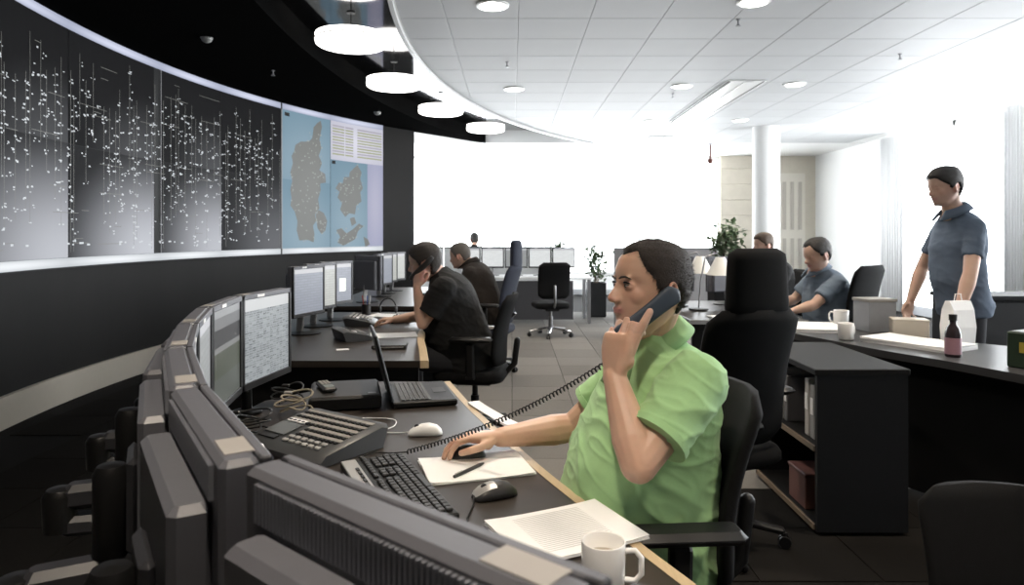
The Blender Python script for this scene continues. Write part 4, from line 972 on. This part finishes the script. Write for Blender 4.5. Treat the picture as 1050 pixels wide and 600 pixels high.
def keyboard(label, c, ang, L_=.47, D_=.19, silver=True, z=Z0):
    t = thing('keyboard', label, 'keyboard', (c[0], c[1], z), ang)
    # local x along the keys, local y away from the typist
    MB().box((0, 0, .011), (L_, D_, .018), None, .004).build('case', mBlackPlastic, t)
    if silver: MB().box((0, D_/2-.022, .0205), (L_-.004, .042, .005), None, .002).build('top_strip', mSilver, t)
    kb = MB(); kw = (L_-.03)/22.5; y0 = -D_/2+.018
    for r_ in range(6):
        y = y0+r_*.0195+(.006 if r_ == 5 else 0); x = -L_/2+.015
        while x < L_/2-.02:
            w = kw*(5.2 if (r_ == 0 and abs(x+L_*.13) < kw*.6) else (1.5 if rnd.random() < .12 else 1)); 
            if abs(x-(L_/2-.11)) > .006 and abs(x-(L_/2-.19)) > .004: kb.box((x+w/2, y, .0235), (w-.0025, .0165 if r_ < 5 else .012, .008), None, .002)
            x += w
    stuff(kb.build('keys', mKey, t))
    if silver:
        hb = MB()
        for k in range(12): hb.box((-L_/2+.05+k*.03, D_/2-.030, .0245), (.022, .009, .004), None, .001)
        stuff(hb.build('shortcut_buttons', mKey, t))
    lg = MB().box((-L_/2+.03, D_/2-.01, .003), (.03, .012, .006)).build('foot', mKey, t)
    return t
keyboard('black keyboard with a silver top strip in front of the man in green', (-.305, 1.765), math.atan2(.905, -.42), .475, .185)
# big operator phone with rows of keys
def turret(label, c, ang, z=Z0, s=1.0):
    t = thing('desk_phone', label, 'phone', (c[0], c[1], z), ang); w, d = .36*s, .285*s
    prof = [(-d/2, .0, .012), (-d/2+.02, .0, .030), (0, 0, .046), (d/2-.03, 0, .066), (d/2, 0, .062)]
    rings = []
    for x in (-w/2, -w/2+.015, w/2-.015, w/2):
        e = .010 if abs(x) > w/2-.001 else 0
        rings.append([V((x, -d/2+e, .001)), V((x, -d/2+e, .020-e*.5)), V((x, -d/2+.03, .036-e*.5)), V((x, d/2-.035, .074-e)), V((x, d/2-e, .066-e)), V((x, d/2-.02-e, .001))])
    MB().loft(rings).build('body', M('phone_dark_grey', (.045, .046, .048), .45, var=.1), t, angle=40)
    sl = (.074-.036)/(d-.065); ra_ = math.atan(sl); rot = Matrix.Rotation(ra_, 3, 'X')
    def onf(x, y, lift=.0): return V((x, y, .036+(y+d/2-.03)*sl+lift))
    for k in range(5):
        y = d/2-.052-k*.032*s; x0 = -w/2+.03 if k < 3 else -w/2+.15*s; L2 = w/2-.02-x0
        MB().box(onf(x0+L2/2, y, .002), (L2, .014, .003), rot).build('label_strip', mKeyGrey, t)
        kb = MB(); nk = 15 if k < 3 else 10
        for i in range(nk): kb.box(onf(x0+.008+i*L2/nk, y-.0150, .003), (L2/nk*.62, .009, .005), rot)
        stuff(kb.build('line_keys', mKey, t))
    MB().box(onf(-w/2+.072*s, -d/2+.10*s, .003), (.095*s, .075*s, .006), rot, .002).build('display', M('lcd_grey', (.12, .125, .125), .25, var=.05), t)
    MB().box(onf(-w/2+.072*s, -d/2+.155*s, .003), (.085*s, .018, .004), rot).build('name_label', mPaper, t)
    nb = MB()
    for i in range(6):
        for j in range(2): nb.box(onf(-w/2+.155*s+i*.030*s, -d/2+.068*s-j*.024*s, .004), (.020*s, .014*s, .007), rot, .002)
    stuff(nb.build('number_keys', M('pale_key', (.38, .37, .35), .45), t))
    MB().box(onf(-w/2+.07*s, -d/2+.045, .003), (.08*s, .02, .004), rot).build('speaker_grille', mKey, t)
    return t
turret('large dark operator phone with rows of pale label strips beside the spreadsheet monitor', (-.615, 2.15), R(-35))
# handset and coiled cord
hs_ = thing('phone_handset', 'blue grey phone handset with coiled cord held by the man in green', 'phone', (.33, 1.69, 1.10))
og = (.33, 1.69, 1.10)
A = V((.258, 1.695, 1.138)); B = V((.412, 1.690, 1.262)); ax = (B-A).normalized(); nrm = V((-.05, -1, .06)); nrm = (nrm-ax*nrm.dot(ax)).normalized(); wd_ = ax.cross(nrm)
rings = []
for i in range(17):
    t_ = i/16; e = math.sin(math.pi*min(1, max(0, min(t_, 1-t_)*9+.02))/2)**.6; hw = (.0215+.006*abs(2*t_-1)**2)*e; th = (.0115+.003*abs(2*t_-1)**2)*e; c = A.lerp(B, t_)+nrm*(.004*math.sin(math.pi*t_))
    rings.append([c+wd_*(hw*math.copysign(abs(math.cos(a))**.55, math.cos(a)))+nrm*(th*math.copysign(abs(math.sin(a))**.6, math.sin(a))) for a in [2*math.pi*k/20 for k in range(20)]])
MB().loft(rings).build('handset', M('handset_blue_grey', (.055, .075, .105), .42, var=.05, bump=.03, bscale=500), hs_, og, smooth=True)
for t_, nm in ((.12, 'mouthpiece'), (.88, 'earpiece')):
    MB().ell(A.lerp(B, t_)-nrm*.012, (.017, .010, .017), Matrix((ax, nrm, wd_)).transposed()).build(nm, mBlackPlastic, hs_, og, smooth=True)
p0 = V((.272, 1.715, 1.10)); p3 = V((-.318, 2.06, DZ+.012)); pm = V((.02, 1.94, .862)); pts = []
NT = 62; n_ = NT*10
for i in range(n_+1):
    t_ = i/n_; c = p0*(1-t_)**2+pm*2*t_*(1-t_)+p3*t_*t_; c.z = max(c.z, DZ+.010)
    dd = ((pm-p0)*(1-t_)+(p3-pm)*t_).normalized(); s1, s2 = frame_of(dd); a = 2*math.pi*NT*t_; pts.append(c+s1*(.0062*math.cos(a))+s2*(.0062*math.sin(a)))
MB().tube(pts, .0021, 5).build('coiled_cord', mBlackPlastic, hs_, og, smooth=True)
lead = [p3, V((-.36, 2.07, DZ+.006)), V((-.42, 2.075, DZ+.006)), V((-.455, 2.03, DZ+.006))]
MB().tube(lead, .0022, 6).build('cord_lead', mBlackPlastic, hs_, og, smooth=True)
# laptop
lp = thing('laptop', 'open black laptop seen from its screen side at the far desk end', 'laptop', (-.377, 2.80, Z0), R(105)); 
MB().box((0, 0, .013), (.345, .25, .024), None, .005).build('base', mBlackPlastic, lp)
MB().box((0, .035, .0262), (.31, .12, .0015)).build('deck', M('laptop_deck', (.07, .066, .06), .4, metal=.3), lp)
kb = MB()
for r_ in range(6):
    for k in range(15): kb.box((-.145+k*.0207, .085-r_*.0185, .0285), (.017, .0145, .003), None, .001)
stuff(kb.build('keys', mKey, lp)); MB().box((0, -.075, .0262), (.085, .05, .001)).build('touchpad', mKey, lp)
LD = MB(); tl = R(14); rot = Matrix.Rotation(-tl, 3, 'X')
ld = LD.box(V((0, .125, .022))+rot @ V((0, .0, .135)), (.345, .012, .265), rot, .004).build('screen_lid', mBlackPlastic, lp)
MB().box(V((0, .125, .022))+rot @ V((0, -.0068, .137)), (.315, .001, .225), rot).build('screen', mScrGrey, ld)
for s in (-1, 1): MB().lathe([(.001, -.02), (.008, -.02), (.008, .02), (.001, .02)], 10, (s*.11, .125, .024), Matrix.Rotation(R(90), 3, 'Y')).build('hinge', mKey, lp)
# black flat case with a handset on it
bxx = thing('flat_case', 'flat black equipment case lying beside the laptop', 'case', (-.665, 2.725, Z0), R(14))
MB().box((0, 0, .026), (.27, .30, .05), None, .006).build('body', mBlackPlastic, bxx); MB().box((0, 0, .0525), (.255, .285, .004), None, .002).build('lid', M('case_lid', (.028, .024, .021), .4, var=.1), bxx); MB().box((.10, -.11, .0552), (.03, .02, .0012)).build('badge', mSilver, bxx)
cph = thing('cordless_phone', 'small dark cordless phone lying on the flat black case', 'phone', (-.735, 2.70, Z0+.0555), R(-62))
MB().box((0, 0, .011), (.15, .052, .02), None, .007).build('body', mKey, cph)
kb = MB()
for i in range(4):
    for j in range(3): kb.box((-.055+i*.018, -.014+j*.014, .0215), (.013, .010, .003), None, .001)
stuff(kb.build('keys', mKeyGrey, cph)); MB().box((.045, 0, .0213), (.045, .036, .002)).build('screen', M('small_lcd', (.16, .18, .15), .3), cph)
def mouse(label, c, ang, mat, s=1.0, z=Z0, cable=None, top=None):
    t = thing('computer_mouse', label, 'mouse', (c[0], c[1], z), ang); rings = []; L_, W_, H_ = .112*s, .062*s, .036*s
    prof = [(-.5, .25, .15), (-.46, .72, .45), (-.34, .95, .80), (-.12, 1.0, 1.0), (.10, .95, .94), (.30, .90, .70), (.44, .76, .42), (.5, .4, .18)]
    for x, w, h in prof: rings.append([V((x*L_, W_/2*w*math.copysign(abs(math.cos(a))**.8, math.cos(a)), max(.001, H_*h*(max(0, math.sin(a))**.75)))) for a in [2*math.pi*i/20 for i in range(20)]])
    MB().loft(rings).build('shell', mat, t, smooth=True)
    w = MB().lathe([(.001, -.004), (.009, -.004), (.009, .004), (.001, .004)], 14, (.24*L_, 0, H_*.70), Matrix.Rotation(R(90), 3, 'X')).build('wheel', mKey, t, angle=40)
    if top is not None:
        rg = []
        for x, wv, h in ((.02, .9, .965), (.14, .86, .92), (.30, .80, .735), (.43, .66, .45), (.485, .42, .26)): rg.append([V((x*L_, W_/2*wv*y_, H_*h*(1-.28*y_*y_)+.0016)) for y_ in (-.9, -.5, 0, .5, .9)])
        mb = MB(); vs = sum(rg, []); mb.add(vs, [(j*5+i, j*5+i+1, j*5+6+i, j*5+5+i) for j in range(4) for i in range(4)]); mb.build('buttons', top, t, smooth=True)
    if cable:
        inv = Matrix.Rotation(-ang, 3, 'Z'); pts_ = [inv @ (V((x, y, zz))-V((c[0], c[1], z))) for x, y, zz in cable]; MB().tube([(L_*.48, 0, .010)]+pts_, .0021, 6).build('cable', mat if mat is mWhitePl else mBlackPlastic, t, smooth=True)
    return t
mouse('white computer mouse with a thin cable beside the laptop', at(436, 441, .745)[:2], R(185), mWhitePl, 1.02, cable=[(-.36, 2.285, DZ+.004), (-.42, 2.29, DZ+.004), (-.50, 2.27, DZ+.006)])
mouse('silver and black computer mouse between the notepad and the printed pages', at(507, 503, .745)[:2], R(205), mKey, 1.05, top=mSilver, cable=[(-.095, 1.68, DZ+.004), (-.105, 1.60, DZ+.004), (-.10, 1.50, DZ+.004)])
mouse('black computer mouse under the hand of the man in green', (-.135, 2.045), R(190), mKey, 1.02)
wc = thing('white_cable', 'looped thin white cable on the dark desk by the operator phone', 'cable', at(392, 434, DZ))
pp = [at(x, y, DZ+.004)-V(wc.location) for x, y in ((366, 432), (372, 429), (390, 429), (405, 431), (404, 437), (392, 441), (380, 441), (370, 436), (364, 431), (358, 430))]
sp_ = []
for i in range(len(pp)-1):
    a, b, c, d = pp[max(i-1, 0)], pp[i], pp[i+1], pp[min(i+2, len(pp)-1)]
    for j in range(5): t_ = j/5; sp_.append(.5*((2*b)+(c-a)*t_+(2*a-5*b+4*c-d)*t_*t_+(3*b-a-3*c+d)*t_**3))
MB().tube(sp_, .0022, 6).build('wire', mWhitePl, wc, smooth=True); MB().bar(sp_[-1], sp_[-1]+V((-.02, .0, 0)), .008, .006).build('plug', mWhitePl, wc)
# paper, pen, mug
u = V((.29, .09, 0)).normalized(); npd = rect_sheet('notepad', 'blank white notepad with a pen on it beside the keyboard', (-.105, 1.953), u, .297, .21, Z0, 'notepad', .0012, None, None, 3)
pen = thing('pen', 'black ballpoint pen lying on the white notepad', 'pen', at(481, 481, DZ+.012), math.atan2(.11, .075)); pen.location.z = Z0+.0088
MR = Matrix.Rotation(R(90), 3, 'Y')
MB().lathe([(.001, -.068), (.0045, -.066), (.0052, -.04), (.0052, .05), (.003, .066), (.001, .070)], 12, (0, 0, 0), MR).build('barrel', mKey, pen, angle=40); MB().bar((-.062, 0, .0062), (-.03, 0, .0062), .003, .002).build('clip', mSilver, pen)
u2 = V((.26, .127, 0)).normalized(); rect_sheet('printed_pages', 'stack of printed white pages reaching over the desk edge by the mug', (.118, 1.527), u2, .297, .225, Z0+.003, 'paper', .0012, None, None, 4, 22)
rect_sheet('edge_paper', 'white paper strip lying along the oak desk edge past the laptop', (-.075, 2.53), V((.42, -.9, 0)), .36, .05, Z0+.002, 'paper', .0015, None, None, 2)
mg = thing('mug', 'white ceramic mug on the desk behind the ribbed monitor back', 'mug', (.172, 1.286, Z0))
MB().lathe([(.001, .001), (.036, .001), (.040, .006), (.0415, .09), (.0405, .0925), (.0385, .090), (.037, .012), (.001, .008)], 36).build('cup', mCeramic, mg, smooth=True)
MB().tube([(.038, -.008, .076), (.058, -.012, .078), (.069, -.015, .066), (.069, -.015, .036), (.058, -.012, .022), (.038, -.008, .022)], [.0055]*6, 10).build('handle', mCeramic, mg, smooth=True)
MB().lathe([(.001, .060), (.0372, .060), (.0372, .062), (.001, .062)], 24).build('coffee', M('tea_pale', (.45, .40, .33), .2), mg, angle=40)
# cable tangle and little white speaker behind the screens
for k, (cc, l) in enumerate((((.014, .014, .014), 'black cable coil behind the operator phone'), ((.35, .30, .22), 'beige cable tangle under the spreadsheet monitor'), ((.03, .03, .03), 'dark cable running under the spreadsheet monitor'))):
    c = (V((-.86, 2.22, Z0+.004)), V((-.80, 2.50, Z0+.004)), V((-.86, 2.62, Z0+.004)))[k]; t = thing('cable', l, 'cable', c); rr = random.Random(k+4); pts_ = []
    for i in range(60):
        a = i*.36; pts_.append((math.cos(a)*(.05+.02*math.sin(a*.7+k))*(1 if k else 1.2), math.sin(a)*(.045+.02*math.cos(a*.9)), .012+.010*math.sin(a*1.7)+i*.0012))
    MB().tube(pts_, .0035, 6).build('wire', M('cable_%d' % k, cc, .5), t, smooth=True); MB().box(pts_[-1], (.03, .014, .012), None, .003).build('plug', mKeyGrey if k == 1 else mKey, t)
spk = thing('desk_speaker', 'small white rounded speaker between the monitors and the operator phone', 'speaker', (-.72, 1.92, Z0))
MB().lathe([(.001, 0), (.022, .002), (.026, .01), (.026, .06), (.02, .075), (.001, .08)], 18).build('body', mWhitePl, spk, smooth=True); MB().lathe([(.0262, .02), (.0268, .02), (.0268, .05), (.0262, .05)], 18).build('grille', mKeyGrey, spk)
# ================================================================== DESK OF THE MAN IN BLACK
turret('dark operator phone on the desk of the man in black', (-1.02, 4.35), R(120), Z0, .72)
turret('beige key phone standing behind the papers of the man in black', (-1.12, 5.05), R(95), Z0, .8)
keyboard('dark keyboard among papers on the desk of the man in black', (-.86, 5.30), R(95), .40, .15, False)
rect_sheet('loose_pages', 'white pages under the elbow of the man in black', (-.78, 4.50), (.9, .2), .30, .21, Z0, 'paper', .001, None, None, 2)
rect_sheet('loose_pages', 'white pages behind the keyboard of the man in black', (-1.0, 5.58), (.9, -.2), .30, .21, Z0, 'paper', .001, None, None, 3)
rect_sheet('magazine', 'pale magazine beside the dark keyboard of the man in black', (-.665, 5.62), (.3, .9), .28, .20, Z0, 'magazine', .002, M('magazine_print', (.55, .5, .46), .5, var=.4, scale=18), None, 3)
rect_sheet('note_card', 'small white card on the bare desk corner near the operator phone', (-.98, 3.95), (.9, .3), .07, .05, Z0, 'card', .002)
fb = thing('tablet_case', 'flat black tablet case with pale edge at the near end of the desk', 'case', (-.72, 4.02, Z0), R(5)); MB().box((0, 0, .012), (.20, .13, .022), None, .004).build('body', mKey, fb); MB().box((0, -.066, .012), (.17, .002, .006)).build('edge', mSilver, fb)
pc = thing('pen_cup', 'dark pen cup with coloured pens on the desk of the man in black', 'cup', (-1.20, 5.62, Z0)); MB().lathe([(.001, 0), (.035, 0), (.038, .09), (.035, .09), (.033, .006), (.001, .006)], 18).build('cup', mKey, pc, angle=40)
for k, c in enumerate(((.4, .05, .04), (.3, .3, .32), (.05, .08, .25), (.5, .5, .48))): MB().tube([(-.01+.008*k, .01*(k % 2), .01), (-.03+.02*k, .02*(k % 2)-.01, .16)], .004, 8).build('pen', M('pen_%d' % k, c, .4), pc, smooth=True)
hst = thing('headset', 'black headset resting on the desk beside the pen cup', 'headset', (-1.05, 5.78, Z0)); MB().tube([(.07*math.cos(R(a)), 0, .035+.09*math.sin(R(a))) for a in range(0, 181, 20)], .006, 8).build('headband', mKey, hst, smooth=True)
for s in (-1, 1): MB().ell((s*.068, 0, .034), (.014, .03, .033)).build('ear_cup', mKey, hst, smooth=True)
hb_ = thing('phone_handset', 'dark phone handset held by the man in black', 'phone', (-.60, 4.60, 1.16)); MB().tube([(-.075, -.005, -.055), (-.03, -.012, -.01), (.03, -.012, .045), (.055, -.004, .075)], [.018, .02, .02, .018], 12).build('handset', mKey, hb_, smooth=True); MB().ell((.05, .012, .07), (.018, .012, .018)).build('earpiece', mKey, hb_, smooth=True)
# desk of the man in brown
rect_sheet('loose_pages', 'white pages in front of the man in brown', (-.80, 7.35), (.3, .9), .30, .21, Z0, 'paper', .001, None, None, 2); keyboard('dark keyboard on the desk of the man in brown', (-1.0, 7.6), R(92), .42, .15, False)
# ================================================================== FAR WINDOW DESK, PARTITION, PLANTS
fd = thing('window_desk', 'long white-topped desk with a dark front panel near the back window', 'desk', (.1, 11.0, 0))
MB().box((0, 0, .71), (2.3, .85, .03), None, .004).build('desk_top', mWhitePl, fd); MB().box((-.1, -.38, .37), (1.9, .025, .60)).build('front_panel', M('front_panel_grey', (.05, .05, .055), .5), fd)
for x in (-1.1, 1.1):
    for y in (-.36, .36): MB().box((x, y, .348), (.05, .05, .694)).build('leg', mGreyMetal, fd)
for k in range(5):
    place_mon(mon2, (-.70+.385*k, 11.12), (0, -1), .7265, 'bright white-screened monitor in the row on the window desk' if k != 2 else 'grey-screened monitor in the middle of the window desk row', mScrWhite if k != 2 else mScrGrey, 'bright monitors on the window desk' if k != 2 else None)
for k, x in enumerate((-.75, -.25, .35)): rect_sheet('loose_pages', 'white pages lying on the window desk', (.1+x, 10.78), (1, .1), .30, .21, .7265, 'paper', .001, None, 'pages on the window desk', 2)
pt = thing('desk_partition', 'long white desk partition with a dark top rail before the back window', 'partition', (-.55, 12.3, 0))
for k in range(4): MB().box((-1.02+.68*k, 0, .69), (.67, .04, .92), None, .004).build('panel', mWhitePl, pt)
MB().box((0, 0, 1.16), (2.74, .05, .03)).build('rail', mKey, pt)
for x in (-1.3, -.34, .34, 1.3): MB().box((x, 0, .115), (.05, .3, .23)).build('foot', mGreyMetal, pt)
pg = thing('desk_partition', 'grey fabric desk partition behind the head of the man in green', 'partition', (2.02, 9.0, 0))
for k in range(2): MB().box((-.34+.68*k, 0, .70), (.67, .04, 1.0), None, .004).build('panel', M('partition_grey', (.20, .20, .21), .9, var=.1, scale=200), pg)
MB().box((0, 0, 1.21), (1.38, .045, .025)).build('rail', mGreyMetal, pg)
for x in (-.6, .6): MB().box((x, 0, .1), (.05, .3, .2)).build('foot', mGreyMetal, pg)
def plant(label, x, y, zpot, w, ztop, rad, seed, pot):
    t = thing('potted_plant', label, 'plant', (x, y, 0)); rr = random.Random(seed)
    MB().loft([[V((a*w/2*k, b*w/2*k, z)) for a, b in ((-1, -1), (1, -1), (1, 1), (-1, 1))] for k, z in ((.92, 0), (1, .03), (1, zpot), (.9, zpot), (.88, zpot-.04))]).build('planter', pot, t)
    MB().box((0, 0, zpot-.035), (w*.86, w*.86, .02)).build('soil', mBark, t)
    st = MB(); lf = MB(); hh = ztop-zpot
    for k in range(7):
        a = rr.uniform(0, 6.28); tip = V((math.cos(a)*rad*rr.uniform(.3, .9), math.sin(a)*rad*rr.uniform(.3, .9), zpot+hh*rr.uniform(.75, 1))); b0 = V((rr.uniform(-.03, .03), rr.uniform(-.03, .03), zpot-.03)); md = b0.lerp(tip, .5)+V((rr.uniform(-.04, .04), rr.uniform(-.04, .04), .05))
        st.tube([b0, md, tip], [.009, .007, .003], 6)
        for j in range(58):
            u_ = rr.uniform(.18, 1.02); p = (b0.lerp(md, u_*2) if u_ < .5 else md.lerp(tip, u_*2-1))+V((rr.gauss(0, rad*.22), rr.gauss(0, rad*.22), rr.gauss(0, .03))); d = V((rr.gauss(0, 1), rr.gauss(0, 1), rr.gauss(-.1, .6))).normalized(); s1, s2 = frame_of(d); L_ = rr.uniform(.06, .12); W_ = L_*.32
            lf.add([p, p+d*L_*.45+s1*W_+s2*.008, p+d*L_+s2*-.008, p+d*L_*.45-s1*W_+s2*.008, p+d*L_*.5-s2*.004], [(0, 1, 4), (1, 2, 4), (2, 3, 4), (3, 0, 4)])
    st.build('stems', mBark, t, smooth=True); stuff(lf.build('foliage', mLeaf, t))
plant('leafy green plant in a tall black square planter near the back window', 1.43, 11.6, .58, .30, 1.27, .27, 1, mBlackPanel)
plant('taller leafy plant beside the white desk lamps and beige stone wall', 2.50, 8.1, .92, .28, 1.58, .21, 2, mBlackPanel)
plant('dark bushy plant behind the empty square-backed chair', .82, 11.9, .55, .28, 1.25, .13, 3, mBlackPanel)
# cluttered desk with lamps behind the man in green
ld_ = thing('lamp_desk', 'dark desk with pale edge carrying white desk lamps behind the man in green', 'desk', (1.85, 6.1, 0))
MB().box((0, 0, .713), (.92, 1.55, .032), None, .004).build('desk_top', mDesk, ld_); MB().box((0, -.775, .713), (.92, .012, .034)).build('edge', mSilver, ld_); MB().box((0, -.70, .37), (.86, .03, .64)).build('front_panel', mBlackPanel, ld_)
for y in (.1, .7): MB().box((-.40, y, .348), (.05, .05, .694)).build('leg', mBlackPanel, ld_); MB().box((.40, y, .348), (.05, .05, .694)).build('leg', mBlackPanel, ld_)
def desk_lamp(x, y, label, z=.7305, rz=0):
    t = thing('desk_lamp', label, 'lamp', (x, y, z), rz)
    MB().lathe([(.001, 0), (.085, 0), (.085, .015), (.02, .022), (.001, .022)], 24).build('base', mKey, t, angle=40); MB().tube([(0, 0, .02), (.02, 0, .27), (.06, 0, .47)], .007, 8).build('stem', mGreyMetal, t, smooth=True)
    MB().tube([(.06, 0, .47), (.16, 0, .50), (.19, 0, .46)], .006, 8).build('arm', mGreyMetal, t, smooth=True)
    MB().lathe([(.035, .46), (.04, .465), (.118, .31), (.112, .31)], 28, (.19, 0, 0)).build('shade', M('lamp_shade_white', (.85, .84, .80), .5, var=.02), t, angle=40)
desk_lamp(1.64, 6.0, 'white cone desk lamp below the taller plant'); desk_lamp(1.545, 6.32, 'second white desk lamp half hidden behind the first', rz=R(-15))
place_mon(mon2, (1.58, 6.62), (.25, 1), .7305, 'dark monitor back on the lamp desk', mScrGrey); place_mon(mon2, (2.02, 6.55), (-.3, 1), .7305, 'second dark monitor back on the lamp desk beside the tall chair', mScrGrey)
rect_sheet('loose_pages', 'white pages on the lamp desk', (1.75, 5.50), (1, .2), .30, .21, .7305, 'paper', .001, None, None, 3)
# ================================================================== SIDE DESK CLUTTER
ZS = .7605
rect_sheet('paper_pile', 'spread pile of white paper at the end of the side desk by the tall chair', (2.02, 4.62), (.2, 1), .42, .40, ZS, 'paper', .004, None, None, 4)
rect_sheet('paper_pile', 'long white paper pile in the middle of the side desk behind the cup', (2.33, 3.93), (.5, -.9), .50, .30, ZS, 'paper', .005, None, None, 5)
mg2 = dup(mg, (2.02, 4.13, ZS), R(40), 'white mug on the side desk between two paper piles'); mg2.scale = (1.1, 1.1, 1.1)
mg3 = dup(mg, (2.285, 4.74, ZS), R(140), 'white cup beside the grey file box on the side desk'); mg3.scale = (1.2, 1.2, 1.2)
gb = thing('file_box', 'grey file box standing on the side desk before the square-backed chair', 'box', (2.40, 4.52, ZS), R(10)); MB().box((0, 0, .10), (.20, .16, .20), None, .004).build('body', M('file_grey', (.30, .31, .33), .5), gb); MB().box((0, 0, .205), (.21, .17, .02), None, .003).build('lid', mKeyGrey, gb)
wb = thing('paper_bag', 'white paper bag on the side desk in front of the standing man', 'bag', (2.60, 3.98, ZS), R(15)); MB().loft([[V((a*x, b*y, z)) for a, b in ((-1, -1), (1, -1), (1, 1), (-1, 1))] for x, y, z in ((.075, .045, 0), (.08, .05, .1), (.075, .04, .2), (.078, .015, .25))]).build('body', mPaper, wb); MB().tube([(-.03, 0, .24), (-.02, 0, .29), (.02, 0, .29), (.03, 0, .24)], .003, 6).build('handle', mPaper, wb, smooth=True)
cbx = thing('cream_box', 'cream cardboard box on the side desk beside the white bag', 'box', (2.50, 4.30, ZS), R(-20)); MB().box((0, 0, .05), (.2, .14, .10), None, .004).build('body', mCream, cbx); MB().box((0, 0, .102), (.205, .145, .012), None, .003).build('lid', mCream, cbx)
bt = thing('bottle', 'dark capped bottle with a pink label on the side desk', 'bottle', (2.30, 3.56, ZS)); MB().lathe([(.001, 0), (.036, 0), (.038, .01), (.038, .12), (.03, .15), (.016, .17), (.016, .19), (.001, .19)], 22).build('body', M('bottle_dark', (.03, .02, .025), .25), bt, angle=40); MB().lathe([(.0384, .015), (.039, .015), (.039, .10), (.0384, .10)], 22).build('label', M('label_pink', (.40, .22, .27), .5), bt, angle=40); MB().lathe([(.001, .19), (.02, .19), (.02, .22), (.001, .22)], 18).build('cap', mKey, bt, angle=40)
gx = thing('snack_box', 'dark green box with yellow and white patches on the side desk', 'box', (2.55, 3.20, ZS), R(-62)); MB().box((0, 0, .085), (.32, .2, .17), None, .005).build('body', M('box_green', (.022, .040, .022), .5, var=.2), gx); MB().box((-.06, -.101, .10), (.09, .003, .05)).build('yellow_patch', M('patch_yellow', (.45, .33, .05), .5), gx); MB().box((.09, -.101, .06), (.07, .003, .07)).build('white_patch', mPaper, gx); MB().box((0, 0, .171), (.30, .18, .004)).build('lid', M('box_green2', (.05, .055, .04), .5), gx)
sbd = thing('sideboard', 'low black sideboard against the bright windows behind the standing man', 'cabinet', (4.2, 5.1, 0)); MB().box((0, 0, .94), (1.9, .44, .03), None, .004).build('top', mBlackPanel, sbd); MB().box((0, .01, .47), (1.86, .40, .91)).build('body', mBlackPanel, sbd)
for k in range(3): d_ = MB().box((-.61+.61*k, -.20, .48), (.59, .02, .86), None, .003).build('door', M('door_black', (.012, .012, .013), .4), sbd); MB().box((-.61+.61*k+.24, -.215, .60), (.012, .012, .14)).build('handle', mGreyMetal, d_)
